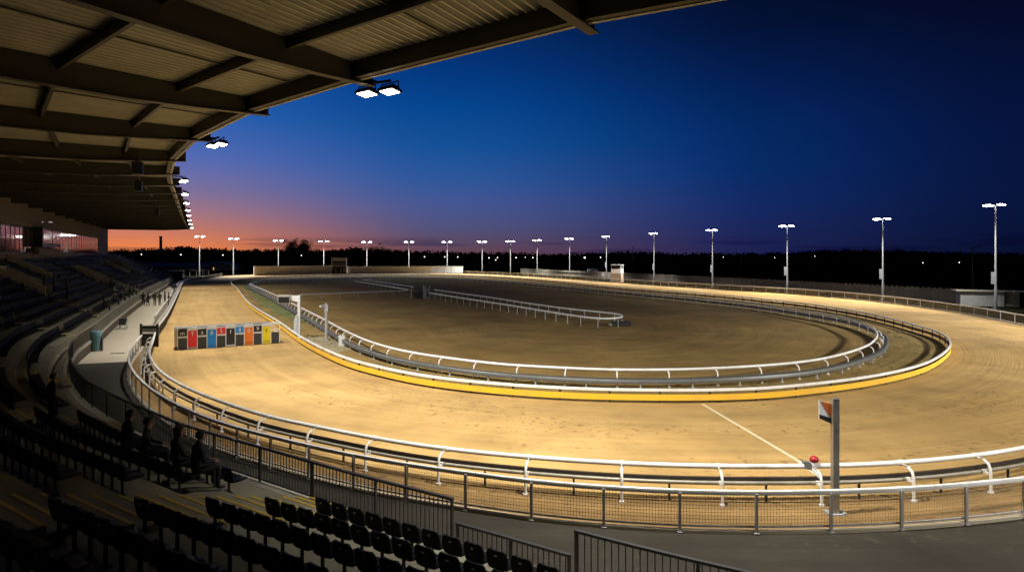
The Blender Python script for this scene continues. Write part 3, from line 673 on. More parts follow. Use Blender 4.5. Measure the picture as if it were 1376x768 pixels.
def flood_pole(px, Y, Hp, label, off=None, power=PW_POLE, sign=False, ang=121, big=1.):
    p = G(px, Y) if off is None else np.array(off); sA_ = A.near(p); d = A.at(sA_)-p; d = d/np.linalg.norm(d); tgt = p+d*(9. if off is None else float(np.linalg.norm(A.at(sA_)-p))*.62)
    rot = math.atan2(-d[0], d[1])
    r = thing('floodlight_pole', label, 'floodlight pole', (p[0], p[1], 0), rot, 'lit floodlight poles around the far side of the track')
    b = MB(); b.tube([(0, 0, 0), (0, 0, 2.6), (0, 0, 2.7), (0, 0, Hp)], [.19, .17, .14, .08], 12); b.box((0, 0, .1), (.6, .6, .2)); b.build('pole', mat('pole_grey', (.20, .20, .205), .55, .1, var=.2, scale=2), r, True, world=False)
    b = MB(); b.bar((-1.15, 0, Hp-.05), (1.15, 0, Hp-.05), .1, .1); b.bar((0, -.2, Hp-.1), (0, .55, Hp+.02), .09, .09); b.build('crossarm', M_galv, r, world=False)
    for e, y in (((-1.1, .2), (1.1, .25), (.25, .6)) if big < 1.2 else ((-1.25, .2), (1.25, .25))):
        h = put('lamp_head', PH, r, (e, y, Hp+.0), (math.radians(12), 0, 0)); put('lens', PLn, h); h.scale = (big,)*3
    if sign:
        b = MB(); b.box((.42, 0, 3.9), (.55, .05, 1.5)); b.bar((.1, 0, 4.4), (.2, 0, 4.4), .04, .04); b.bar((.1, 0, 3.4), (.2, 0, 3.4), .04, .04); b.build('sign_panel', mat('sign_grey', (.22, .24, .27), .6), r, world=False)
    spot('floodlight_beam', (p[0]+d[0]*1.7, p[1]+d[1]*1.7, Hp-.1), (tgt[0]-d[0]*1.5, tgt[1]-d[1]*1.5, 0), power, ang, .85, (1, .97, .90), .4, r)
for (px, ty, Y), nm in zip(POLES, onames):
    flood_pole(px, Y, H+(HY-ty)*Y/F, f'tall lit floodlight pole, {nm} in the row beyond the track', sign=px > 800, big=float(np.clip(Y/170, 1, 1.5)), power=PW_POLE*float(np.interp(Y, [85, 140, 240], [1.05, 1.15, 2.5])))
for x, y in ((64, 58), (59, 35), (47, 17)):  # added poles out of view, put in to light the right bend
    flood_pole(0, 0, 12.5, 'added unseen floodlight pole lighting the right bend', off=(x, y), power=PW_POLE*2.6, ang=72)

# ------------------------------------------------------------ far wall and scoreboard
a, b_, c = W(341, 370), W(447, 367.6), W(622, 366.6)
def block_wall(label, p, q, h, pitch=2.6):
    r = thing('block_wall', label, 'wall', (*((p+q)/2), 0)); t = (q-p)/np.linalg.norm(q-p); rot = math.atan2(t[1], t[0]); L_ = np.linalg.norm(q-p); m = (p+q)/2
    mb = MB(); mb.box((m[0], m[1], h/2), (L_, .22, h), rot)
    n_ = int(L_/pitch)
    for k in range(n_): z = p+t*(k+.5)*pitch; mb.box((z[0], z[1], h/2), (.16, .32, h-.1), rot)
    mb.build('wall', mat('white_wall', (.78, .76, .70), .75, var=.18, scale=.35), r)
    mb = MB(); mb.box((m[0], m[1], h+.04), (L_, .34, .08), rot); mb.build('coping', M_cap, r)
block_wall('long white wall left of the scoreboard at the far bend', a, b_, 2.9); block_wall('long white wall right of the scoreboard at the far bend', b_+np.array([4.9, .4]), c, 2.5)
sb = thing('scoreboard', 'white framed dark scoreboard between the two far white walls', 'scoreboard', (b_[0]+2.45, b_[1]-.5, 0), .03)
b = MB()
for x in (-2.5, 2.5): b.box((x, 0, 2.85), (.3, .5, 5.7))
b.box((0, 0, 5.6), (4.7, .5, .22)); b.box((0, 0, 2.75), (4.7, .4, .2)); b.build('frame', M_white, sb, world=False)
b = MB(); b.box((0, .05, 1.3), (4.7, .25, 2.6)); b.box((0, .05, 4.15), (4.7, .25, 2.6)); b.build('panel', M_black, sb, world=False)
b = MB(); b.box((0, -.1, 4.95), (4.2, .03, .75)); b.build('top_sign', mat('score_white', (.6, .6, .55), .5), sb, world=False)
b = MB(); b.box((0, -.1, 3.45), (4.2, .03, .35)); b.build('number_strip', mat('score_grey', (.25, .25, .24), .5), sb, world=False)
b = MB()
for x in (-1.2, .6): b.loops([[(x-.35, -.10, .3), (x+.35, -.10, .3), (x+.35, -.08, .3), (x-.35, -.08, .3)], [(x-.12, -.10, 1.9), (x+.12, -.10, 1.9), (x+.12, -.08, 1.9), (x-.12, -.08, 1.9)]])
b.box((1.7, -.09, 1.2), (.5, .02, 1.6)); b.build('yellow_figures', mat('score_yellow', (.5, .42, .16), .5), sb, world=False)
# ------------------------------------------------------------ timber fence, hut, kiosk
M_timber = mat('timber_fence', (.28, .25, .20), .85, var=.35, scale=1.2, stretch=(1, 1, .1))
FP = [(3, 238), (12, 216), (24, 192), (38, 161), (47, 139), (55, 117), (63, 95)]
FC = Curve(FP, world=True); r = thing('timber_fence', 'tall weathered vertical board fence behind the right side floodlight poles', 'fence', (38, 161, 0)); mb = MB()
for i, s in enumerate(np.arange(0, FC.len, .24)):
    p, t = FC.at(s), FC.tan(s); h = 1.95+.10*math.sin(i*1.7)+random.uniform(-.07, .07); mb.box((p[0], p[1], h/2), (.21, .03, h), math.atan2(t[1], t[0]))
mb.build('boards', M_timber, r); mb = MB()
for z in (.5, 1.5):
    P = [(*(FC.at(s)-FC.right(s)*.05*-1), z) for s in np.arange(0, FC.len, 2.)]; mb.tube(P, .04, 4)
mb.build('fence_rail', M_timber, r)
hut = thing('judges_hut', 'small two storey hut with brick base and open glazed top beyond the right rail', 'hut', (*G(829.5, 166), 0), -.45)
b = MB(); b.box((0, 0, 1.1), (2.5, 2.2, 2.2)); b.build('brick_base', mat('old_brick', (.34, .20, .12), .85, var=.55, scale=3.5, col2=(.42, .34, .25)), hut, world=False)
b = MB(); b.box((0, 0, 2.75), (2.5, 2.2, 1.1)); b.build('white_panel', M_white, hut, world=False)
b = MB()
for x in (-1.18, 1.18):
    for y in (-1.03, 1.03): b.box((x, y, 3.75), (.12, .12, .9))
b.box((0, 0, 4.28), (2.75, 2.45, .14)); b.build('roof_frame', M_white, hut, world=False)
b = MB(); b.box((0, .3, 3.72), (2.2, 1.4, .8)); b.build('window', M_black, hut, world=False)
r = thing('round_sign', 'small round white sign on a post beside the hut', 'sign', (*G(810.3, 171), 0), -.3)
b = MB(); b.tube([(0, 0, 0), (0, 0, 1.5)], .03, 6); b.build('post', M_galv, r, world=False)
b = MB(); b.tube([(0, -.05, 1.75), (0, -.02, 1.75)], .36, 20); b.build('disc', M_white, r, world=False)
k = thing('kiosk', 'low grey flat roofed kiosk beside the rightmost floodlight pole', 'kiosk', (*G(1327, 89), 0), -.35)
b = MB(); b.box((-.9, 0, .98), (4.9, 2.2, 1.95)); b.build('wall', mat('kiosk_grey', (.30, .30, .29), .7, var=.2, scale=2), k, world=False)
b = MB(); b.box((2.6, .3, .98), (1.6, 1.6, 1.95)); b.build('side_room', M_timber, k, world=False)
b = MB(); b.box((.1, 0, 2.03), (8.0, 2.8, .12)); b.build('roof', M_cap, k, world=False)
b = MB(); b.box((.9, -1.12, .95), (.45, .06, 1.75)); b.build('door', M_galv, k, world=False)
r = thing('lamp_post', 'unlit dark lamp post behind the timber fence near the kiosk', 'lamp post', (*G(1307, 97), 0))
b = MB(); b.tube([(0, 0, 0), (0, 0, 7.6), (.15, 0, 7.9), (.7, 0, 8.0)], .07, 8); b.build('pole', M_dark, r, True, world=False); b = MB(); b.box((.9, 0, 7.98), (.6, .25, .12)); b.build('lamp_head', M_dark, r, world=False)
for px, Y, h, lb in ((697, 262, 8, 'thin unlit pole behind the timber fence near the middle of the far straight'), (850.5, 190, 9.3, 'thin unlit pole just right of the brick hut'), (995.5, 160, 6.5, 'thin unlit pole behind the timber fence right of centre')):
    r = tag((lambda b: (b.tube([(0, 0, 0), (0, 0, h)], .08, 8), b.box((0, 0, .1), (.4, .4, .2)), b.build('utility_pole', M_dark))[-1])(MB()), lb, 'pole'); r.location = (*G(px, Y), 0)
# parked van, only its roof shows above the fence
v = thing('parked_van', 'white van parked behind the timber fence, roof showing', 'van', (*G(800, 208), 0), -.1)
prof = [(-2.6, .35), (2.4, .35), (2.65, .9), (2.5, 1.25), (1.5, 1.45), (.75, 2.35), (.3, 2.5), (-2.5, 2.5), (-2.62, 2.2)]
b = MB(); b.loops([[(x, y*(1 if z < 1.4 else .93), z) for x, z in prof] for y in (-.95, -.8, .8, .95)]); b.build('body', M_white, v, world=False)
b = MB(); b.loops([[(1.46, -.78, 1.52), (1.46, .78, 1.52), (.84, .74, 2.27), (.84, -.74, 2.27)], [(1.5, -.78, 1.53), (1.5, .78, 1.53), (.88, .74, 2.29), (.88, -.74, 2.29)]]); b.build('windscreen', M_tint, v, world=False)
for x in (-1.7, 1.6):
    for y in (-.9, .9): b = MB(); b.tube([(x, y-.1, .34), (x, y+.1, .34)], .34, 16); b.build('wheel', M_black, v, world=False)

# ------------------------------------------------------------ infield chute rails
def simple_rail(label, pts, sp, z=.9, m=M_whiterail, world=False):
    c = Curve(pts, world=world); r = thing('white_rail', label, 'rail', start(c, c.len/2)); rail(r, 'top_rail', c, 0, c.len, z, [(-.075, -.07), (.075, -.07), (.09, 0), (.075, .07), (-.075, .07), (-.09, 0)], m)
    mb = MB(); mb.box((0, 0, z/2-.03), (.05, .05, z-.06)); mb.box((0, 0, .02), (.14, .14, .04)); posts(r, 'post', mb.mesh('post', M_galv), c, np.arange(.2, c.len, sp)); return c
M_dullrail = mat('dull_white_rail', (.82, .82, .80), .4, var=.2, scale=2)
z9 = lambda L_: [(x, y, .9) for x, y in L_]
simple_rail('long white double rail with a rounded end in the middle of the infield', z9([(571, 392.3), (620, 400), (690, 410.6), (740, 418.8), (791, 426.3), (815, 428.3), (831, 427), (838, 424.4), (830, 421.3), (810, 419.2), (768, 415), (703.7, 406.3), (663.6, 400), (620, 394), (584, 389)]), 2.3, m=M_dullrail)
simple_rail('near straight rail of the far infield pair', z9([(476, 377.4), (510, 382.6), (549, 389)]), 3.2, m=M_dullrail)
simple_rail('far straight rail of the far infield pair', z9([(488, 375.6), (520, 380), (556, 385.2)]), 3.2, m=M_dullrail)
simple_rail('thin white rail crossing the infield behind the gantry', z9([(404, 395.6), (476, 392.9), (548, 390.3)]), 3.0, m=M_dullrail)
w0 = G(566, 104)
r = thing('winch_unit', 'grey winch machine with upright posts at the junction of the infield rails', 'winch', (*w0, 0), .3)
b = MB(); b.box((0, 0, .5), (2.4, 1.0, 1.0)); b.box((.3, 0, 1.1), (1.2, .8, .3)); b.build('housing', M_dark, r, world=False)
b = MB(); b.box((.45, -.5, .95), (.5, .35, 1.9)); b.box((.95, -.4, .8), (.35, .35, 1.6)); b.build('cabinet', mat('winch_grey', (.35, .36, .38), .5, var=.3, scale=3), r, world=False)
for x, h in ((-1.5, 1.8), (.4, 2.1), (1.35, 2.0)): b = MB(); b.tube([(x, .2, 0), (x, .2, h)], .06, 8); b.build('post', M_galv, r, world=False)
b = MB(); b.tube([(1.0, -.62, .7), (1.0, -.4, .7)], .5, 18); b.build('drum', M_hare, r, world=False)
r = thing('equipment_case', 'low black case lying beside the rounded end of the infield rail', 'case', (*W(834, 437.5), .02), .1)
b = MB(); b.loops([[(-w, -d, z), (w, -d, z), (w, d, z), (-w, d, z)] for w, d, z in ((.85, .4, 0), (.9, .43, .08), (.9, .43, .3), (.83, .38, .38))]); b.build('body', M_black, r, world=False)
b = MB(); b.bar((-.3, -.44, .22), (.3, -.44, .22), .03, .03); b.build('handle', M_dark, r, world=False)
b = MB(); b.ball((0, 0, .14), .3, 12, 7, (1.3, .8, .5)); b.ball((.28, .05, .16), .16, 10, 6, (1.2, .9, .8)); o = b.build('cloth_bag', mat('bag_cloth', (.5, .48, .42), .9, var=.3, scale=8), None, True); o.location = (*W(822.5, 437.8), .02); tag(o, 'small pale cloth bag lying left of the black case', 'bag')

# ------------------------------------------------------------ starting traps
def text_mesh(ch, size, name, m, font_scale=1.):
    cu = bpy.data.curves.new('t', 'FONT'); cu.body = ch; cu.size = size; cu.align_x = 'CENTER'; cu.align_y = 'CENTER'; cu.extrude = .004
    to = bpy.data.objects.new('t', cu); COL.objects.link(to); dg = bpy.context.evaluated_depsgraph_get(); me = bpy.data.meshes.new_from_object(to.evaluated_get(dg)); COL.objects.unlink(to); bpy.data.objects.remove(to); me.name = name; me.materials.clear(); me.materials.append(m); return me
p0, p1 = W(238.5, 470.5), W(375.5, 460.5); tv = (p1-p0); TL = np.linalg.norm(tv); rz = math.atan2(tv[1], tv[0])
M_tw = mat('trap_white', (.80, .80, .78), .4, var=.08, scale=4); M_tk = mat('trap_black', (.016, .016, .017), .5); M_tgrey = mat('trap_mesh_grey', (.050, .050, .050), .6, var=.3, scale=20)
tcol = {'red': (.82, .028, .034), 'blue': (.010, .27, .80), 'orange': (.86, .20, .012), 'yellow': (.88, .70, .008), 'black': (.013, .013, .014)}
BAYS = [('black', 0, 'm'), ('red', 1, 'T'), ('black', 0, 'a'), ('blue', 1, '8'), ('red', 0, '5'), ('black', 1, 'f'), ('blue', 0, '8'), ('orange', 1, '0'), ('black', 0, '9'), ('yellow', 1, 'c'), (None, 0, '')]
tr = thing('starting_traps', 'row of coloured greyhound starting traps standing across the sand track', 'starting traps', (p0[0], p0[1], .012), rz)
bw_ = TL/11; TH = 1.50; DEP = 1.35
b = MB()
for k in range(12):
    x = k*bw_; b.box((x, -.0+DEP/2, TH/2 if k < 11 else .42), (.055, DEP, TH if k < 11 else .84))
    if k == 11: b.bar((x, DEP, 0), (x, DEP, TH), .05, .05); b.bar((x, 0, TH-.03), (x, DEP, TH-.03), .05, .05)
    b.bar((x, -.02, 0), (x, -.02, TH), .05, .05)
b.build('frame', mat('trap_frame', (.80, .80, .78), .45, var=.15, scale=3), tr, world=False)
b = MB(); b.box((TL/2-bw_/2, DEP/2+.08, TH+.02), (TL-bw_, DEP-.1, .04)); b.build('roof_panel', mat('trap_roof', (.12, .12, .12), .6, var=.3, scale=4), tr, world=False)
b = MB(); b.box((TL/2-bw_/2, DEP, TH/2-.1), (TL-bw_-.06, .04, TH-.25)); b.build('rear_mesh', M_tgrey, tr, world=False)
b = MB(); b.bar((TL-bw_, -.01, TH-.03), (TL, -.01, TH-.03), .06, .06); b.bar((TL-bw_, -.01, TH-.42), (TL, -.01, TH-.42), .04, .04); b.bar((TL-bw_, DEP, TH-.03), (TL, DEP, TH-.03), .06, .06); b.box((TL-.32, .2, TH+.05), (.42, .3, .08)); b.build('open_top_frame', M_tw, tr, world=False)
b = MB(); b.box((-.08, .05, .12), (.14, .3, .24)); b.build('wheel_foot', M_dark, tr, world=False)
for k, (cn, full, ch) in enumerate(BAYS):
    x = (k+.5)*bw_; w = bw_-.075
    if cn is None:
        b = MB(); b.box((x, .0, .44), (w, .03, .86)); b.build('lower_panel', M_tgrey, tr, world=False); continue
    mcol = mat('trap_'+cn, tcol[cn], .4, var=.1, scale=5)
    if full:
        b = MB(); b.loops([[(x-w/2-.005, -.05, .14), (x+w/2+.005, -.05, .14), (x+w/2+.005, -.02, .14), (x-w/2-.005, -.02, .14)], [(x-w/2-.005, .02, TH-.16), (x+w/2+.005, .02, TH-.16), (x+w/2+.005, .05, TH-.16), (x-w/2-.005, .05, TH-.16)]])
        d = b.build('trap_door', mcol, tr, world=False); b = MB(); b.box((x, .0, TH-.05), (w+.05, .09, .22)); b.build('top_band', M_tw, d, world=False)
        b = MB(); b.box((x, -.035, .075), (w, .04, .11)); b.build('bottom_band', M_tw if cn in ('red', 'black') else mcol, d, world=False)
        dark = M_tw if cn in ('red', 'black') else M_tk
        b = MB()
        for j in range(6): b.box((x-w*.36+j*w*.145, -.065, .215 if cn not in ('red', 'black') else .075), (w*.10, .006, .05))
        b.build('small_lettering', mat('trap_small', (.10, .09, .08), .5) if cn != 'black' else mat('trap_small_pale', (.45, .45, .44), .5), d, world=False)
        tm = text_mesh(ch, .40, 'number', M_tk if cn == 'yellow' else M_tw); put('number', tm, d, (x, -.005-.012, TH-.43), (math.radians(90-3), 0, 0))
    else:
        b = MB(); b.box((x, .0, TH-.31), (w, .04, .46)); d = b.build('trap_door', mcol, tr, world=False)
        b = MB(); b.box((x, -.004, TH-.60), (w, .05, .10)); b.build('white_band', M_tw, d, world=False)
        b = MB(); b.box((x, .005, .42), (w, .03, .80)); b.build('lower_panel', M_tgrey, d, world=False)
        b = MB(); b.box((x, .005, TH-.04), (w, .05, .07)); b.build('top_band', M_tw if k > 0 else M_tk, d, world=False)
        tm = text_mesh(ch, .40, 'number', M_tw); put('number', tm, d, (x, -.028, TH-.32), (math.radians(90), 0, 0))
# ------------------------------------------------------------ gantry, camera post, cabinet
r = thing('display_gantry', 'white post with a side arm holding a black display box beside the traps', 'gantry', (*W(402, 454.5), .02))
b = MB(); b.box((0, 0, 1.75), (.2, .2, 3.5)); b.box((0, 0, .04), (.6, .6, .08)); b.build('post', M_white, r, world=False)
b = MB(); b.loops([[(-.1, -.04, 3.48), (-.1, .04, 3.48), (-.1, .04, 2.95), (-.1, -.04, 2.95)], [(-.75, -.04, 3.48), (-.75, .04, 3.48), (-.75, .04, 3.10), (-.75, -.04, 3.10)]][::-1]); b.build('arm', M_white, r, world=False)
b = MB(); b.box((-1.2, 0, 3.18), (.98, .3, .70)); b.build('display_box', mat('display_frame', (.38, .35, .28), .6), r, world=False)
b = MB(); b.box((-1.2, -.155, 3.12), (.88, .02, .48)); b.build('display_screen', M_black, r, world=False)
b = MB(); b.loops([[(-w-.28, -.16, z), (.02-.1, -.16, z), (.02-.1, .16, z), (-w-.28, .16, z)] for w, z in ((.1, .12), (.1, 1.45), (-.06, 1.9))]); b.build('control_cabinet', mat('cab_grey', (.55, .55, .55), .5, var=.2, scale=3), r, world=False)
r = thing('camera_post', 'grey steel post carrying a small camera on the concrete pad', 'camera post', (*W(438.5, 457.5), .02))
b = MB(); b.tube([(0, 0, 0), (0, 0, 2.95)], .12, 12); b.box((0, 0, .04), (.45, .45, .08)); b.box((.03, 0, 2.55), (.3, .3, .5)); b.build('post', M_galv, r, world=False)
b = MB(); b.box((-.25, -.05, 2.72), (.3, .28, .26)); b.tube([(-.38, -.05, 2.70), (-.52, -.08, 2.68)], .09, 10); b.build('camera', M_steel, r, world=False)
r = thing('control_box', 'small white ribbed cabinet standing on the concrete pad', 'cabinet', (*W(459.5, 464.5), .02), .15)
b = MB(); b.box((0, 0, .36), (.44, .34, .7))
for x in (-.15, 0, .15): b.box((x, -.18, .36), (.05, .03, .62))
b.build('body', M_white, r, world=False); b = MB(); b.box((0, 0, .73), (.5, .4, .05)); b.build('lid', M_white, r, world=False)
# ------------------------------------------------------------ winning post and red capped lamp
r = thing('winning_post', 'square steel post with an orange and white flag sign by the finish line', 'post', (*W(1122, 690), .008))
b = MB(); b.box((0, 0, 1.5), (.16, .16, 3.0)); b.box((0, 0, 3.01), (.17, .17, .02)); b.build('post', M_steel, r, world=False)
b = MB(); b.box((0, 0, .015), (.34, .34, .03)); b.box((-.2, 0, .03), (.1, .3, .06)); b.box((.2, 0, .03), (.1, .3, .06)); b.build('base_plate', M_galv, r, world=False)
# flag panel in the XZ plane, left of the post, drooping
fx0, fx1 = -.10, -.42; zt0, zt1, zb0, zb1 = 2.88, 2.98, 2.42, 2.56
def fl(pts, name, m, y):
    b = MB(); n = len(pts); b.loops([[(x, y, z) for x, z in pts], [(x, y+.012, z) for x, z in pts]]); b.build(name, m, r, world=False)
b = MB(); b.loops([[(fx1, e, zt1), (fx0, e, zt0), (fx0, e, zb0-.06), (fx1, e, zb1-.06)] for e in (-.01, .016)]); pnl = b.build('flag_panel', M_tw, r, world=False)
fl([(fx1+.03, zt1-.015), (fx0, zt0-.005), (fx0, zb0+.18), (fx0-.05, zb0+.15)], 'orange_triangle', mat('flag_orange', (.55, .12, .02), .5), -.026)
fl([(fx1, zb1+.05), (fx0, zb0+.09), (fx0, zb0-.055), (fx1, zb1-.055)], 'black_band', M_tk, -.024)
q = T.at(sL)
r = thing('signal_lamp', 'red capped white signal device with a grey box clamped to the white rail', 'signal', (q[0], q[1], .97)); r.scale = (.8, .8, .8)
b = MB(); b.tube([(0, -.02, -.06), (.02, -.03, .10), (.02, -.03, .22)], [.10, .13, .09], 12); b.build('body', M_tw, r, True, world=False)
b = MB(); b.ball((.02, -.03, .21), .155, 14, 8, (1, 1, .85)); b.build('red_cap', mat('cap_red', (.33, .010, .015), .4), r, True, world=False)
b = MB(); b.loops([[(-.36, -.1, .16), (-.36, .1, .16), (-.12, .1, .12), (-.12, -.1, .12)], [(-.33, -.1, -.08), (-.33, .1, -.08), (-.04, .1, -.16), (-.04, -.1, -.16)]]); b.build('grey_box', mat('box_grey', (.16, .16, .15), .6), r, world=False)
b = MB(); b.bar((-.1, -.03, -.05), (.09, -.3, -.32), .07, .07); b.build('strut', M_tw, r, world=False)
# ------------------------------------------------------------ things on the promenade
r = thing('track_gate', 'black framed grey gate panel closing the gap in the white mesh fence', 'gate', (*W(201, 466), .01), .02)
b = MB()
for x in (-.62, .58): b.box((x, 0, .85), (.13, .14, 1.7))
b.build('gate_post', M_black, r, world=False); b = MB(); b.box((0, 0, 1.32), (1.06, .06, .42)); b.box((0, 0, .48), (1.06, .05, .9)); b.build('dark_panel', M_tk, r, world=False)
b = MB(); b.box((0, -.035, 1.22), (1.0, .05, .26)); b.bar((-.56, -.04, 1.56), (.52, -.04, 1.56), .05, .05); b.bar((-.56, -.04, .98), (.52, -.04, .98), .07, .07); b.build('grey_panel', mat('gate_grey', (.30, .30, .27), .6, var=.2, scale=4), r, world=False)
r = thing('wheelie_bin', 'upright bin draped in a pale blue cover against the brown wall', 'bin', (*W(128.5, 471.5), .004), .35)
b = MB(); rings = []
for z, w in ((.02, .26), (.5, .30), (1.0, .36), (1.32, .37), (1.42, .30)): rings.append([(w*math.cos(2*math.pi*j/20)*(1+.06*math.sin(j*3.1)), .85*w*math.sin(2*math.pi*j/20)*(1+.06*math.sin(j*3.1)), z) for j in range(20)])
b.loops(rings); b.build('cover', mat('bin_cover', (.17, .36, .42), .6, var=.35, scale=5), r, True, world=False)
b = MB(); b.box((-.36, .1, .6), (.14, .45, 1.2)); b.box((.36, .1, .5), (.1, .4, 1.0)); b.build('bin_body', M_black, r, world=False)
b = MB(); b.bar((-.2, .1, 1.45), (.2, .1, 1.45), .05, .05); b.build('handle', M_galv, r, world=False)
r = thing('pushchair', 'dark folded pushchair with pale wheels parked by the brown wall', 'pushchair', (*W(164.5, 442), .004), .3)
b = MB(); b.loops([[(-.3, .1, .35), (.3, .1, .35), (.3, .5, .75), (-.3, .5, .75)], [(-.3, -.15, .5), (.3, -.15, .5), (.3, .3, .95), (-.3, .3, .95)]]); b.build('seat_shell', M_black, r, world=False)
for x in (-.3, .3):
    b = MB(); b.bar((x, -.4, .15), (x, .6, 1.0), .04, .04); b.bar((x, .45, .15), (x, -.1, .6), .04, .04); b.build('side_frame', M_galv, r, world=False)
    for y in (-.4, .45): b = MB(); b.tube([(x-.03, y, .14), (x+.03, y, .14)], .14, 14); b.build('wheel', mat('wheel_grey', (.4, .4, .38), .6), r, world=False)
mb = MB(); p = W(158, 474.5); mb.box((p[0], p[1], .012), (.9, .3, .012), .2)
for k in range(6): mb.box((p[0]-.35+.14*k, p[1]-.07+.028*k, .020), (.05, .24, .006), .2)
tag(mb.build('drain_cover', M_dark), 'dark iron drain cover set in the pale promenade', 'drain cover')
# ------------------------------------------------------------ buildings far behind
M_bluer = mat('blue_roof', (.02, .045, .16), .6, var=.2, scale=.3); M_shed = mat('shed_grey', (.11, .12, .14), .7, var=.2, scale=.2)
r = thing('long_barn', 'long low building with a blue roof far behind the left bend', 'building', (*G(240, 270), 0), .2)
b = MB(); b.box((0, 0, 1.1), (24, 9, 2.2)); b.build('wall', mat('barn_wall', (.06, .055, .05), .8), r, world=False)
b = MB(); b.loops([[(-12.3, -5, 2.2), (12.3, -5, 2.2), (12.3, 5, 2.2), (-12.3, 5, 2.2)], [(-12.3, -.1, 3.6), (12.3, -.1, 3.6), (12.3, .1, 3.6), (-12.3, .1, 3.6)]]); b.build('roof', M_bluer, r, world=False)
r = thing('arched_shed', 'wide grey shed with a shallow arched roof behind the two left poles', 'building', (*G(288, 285), 0), .1)
b = MB(); pr = [(9*math.cos(math.pi*j/12), 1.6+2.4*math.sin(math.pi*j/12)) for j in range(13)]; b.loops([[(x, y, z) for x, z in [(9, 0)]+pr+[(-9, 0)]] for y in (-6, 6)]); b.build('shell', M_shed, r, world=False)
b = MB(); b.box((1.2, -6.04, 1.0), (1.4, .06, .9)); b.build('lit_window', mat('lit_window', (.4, .2, .05), .5, emit=(1, .5, .15), es=.9), r, world=False)
r = thing('low_hut', 'small tan hut beyond the far end of the grandstand', 'hut', (*G(236, 196), 0), .3)
b = MB(); b.box((0, 0, 1.0), (4.2, 3, 2.0)); b.build('wall', mat('hut_tan', (.13, .11, .07), .8, var=.2, scale=1), r, world=False); b = MB(); b.box((0, 0, 2.06), (4.6, 3.4, .12)); b.build('roof', M_dark, r, world=False)
r = thing('pen_fence', 'short pale framed pen at the foot of the leftmost floodlight pole', 'fence', (*G(269, 213), 0), .1)
b = MB()
for x in (-3.2, -1.2, .8, 2.6): b.box((x, 0, .95), (.14, .14, 1.9))
b.box((-.3, 0, 1.9), (6, .12, .14)); b.build('frame', M_cap, r, world=False)
b = MB(); b.box((1.75, 0, 1.0), (1.5, .06, 1.5)); b.build('panel', M_shed, r, world=False)
r = thing('chimney', 'tall dark chimney standing against the sunset beyond the grandstand', 'chimney', (*G(216, 330), 0))
b = MB(); b.tube([(0, 0, 0), (0, 0, 15.5)], [.75, .62], 12); b.build('stack', M_black, r, True, world=False); b = MB(); b.tube([(0, 0, 15.5), (0, 0, 15.9)], .8, 12); b.build('rim', M_black, r, world=False)
# ------------------------------------------------------------ distant lamps
DL = [(190, 341.5, 'beyond the grandstand end, leftmost'), (243, 342, 'between the chimney and the leftmost floodlight pole'), (299.5, 342.5, 'just left of the second floodlight pole'), (405, 343, 'below the round tree'), (570.5, 345, 'right of the sixth floodlight pole'), (597.5, 345, 'just left of the seventh floodlight pole'), (615, 345, 'just right of the seventh floodlight pole'), (657, 346.3, 'upper one just right of the eighth floodlight pole'), (666, 349, 'lowest one right of the eighth floodlight pole'), (668.5, 346, 'right of the low one past the eighth floodlight pole'), (693.5, 346, 'just right of the middle floodlight pole'), (706, 345.5, 'in the gap after the middle floodlight pole'), (716, 346, 'just left of the eighth pole from the right'), (785.7, 346, 'the brightest, left of the brick hut'), (807, 345.5, 'just left of the pole beside the brick hut'), (972, 345.3, 'right of the fourth pole from the right'), (1041, 346, 'left of the third pole from the right'), (1095, 344, 'right of the third pole from the right'), (1240, 353, 'right of the second pole from the right'), (1289, 352.5, 'small one left of the unlit lamp post')]
lp = MB(); lp.tube([(0, 0, 0), (0, 0, 1)], .06, 6); LPm = lp.mesh('pole', M_dark); M_far = mat('distant_lens', (1, 1, 1), .4, emit=(1, .93, .8), es=6)
lb_ = MB(); lb_.ball((0, 0, 0), .34, 8, 6); LBm = lb_.mesh('globe', M_far, True)
for px, py, lb in DL:
    Y = 340 if px < 1200 else 260; x, _ = G(px, Y); z = H+(HY-py)*Y/F; sc = 1.1 if 'bright' in lb else (.4 if px > 900 or 'in the gap' in lb else .62)
    r = thing('distant_lamp', 'tiny distant lit lamp '+lb, 'lamp', (x, Y, 0), 0, 'tiny lit lamps in the dark country')
    o = put('pole', LPm, r); o.scale.z = z; o = put('globe', LBm, r, (0, 0, z)); o.scale = (sc, sc, sc)
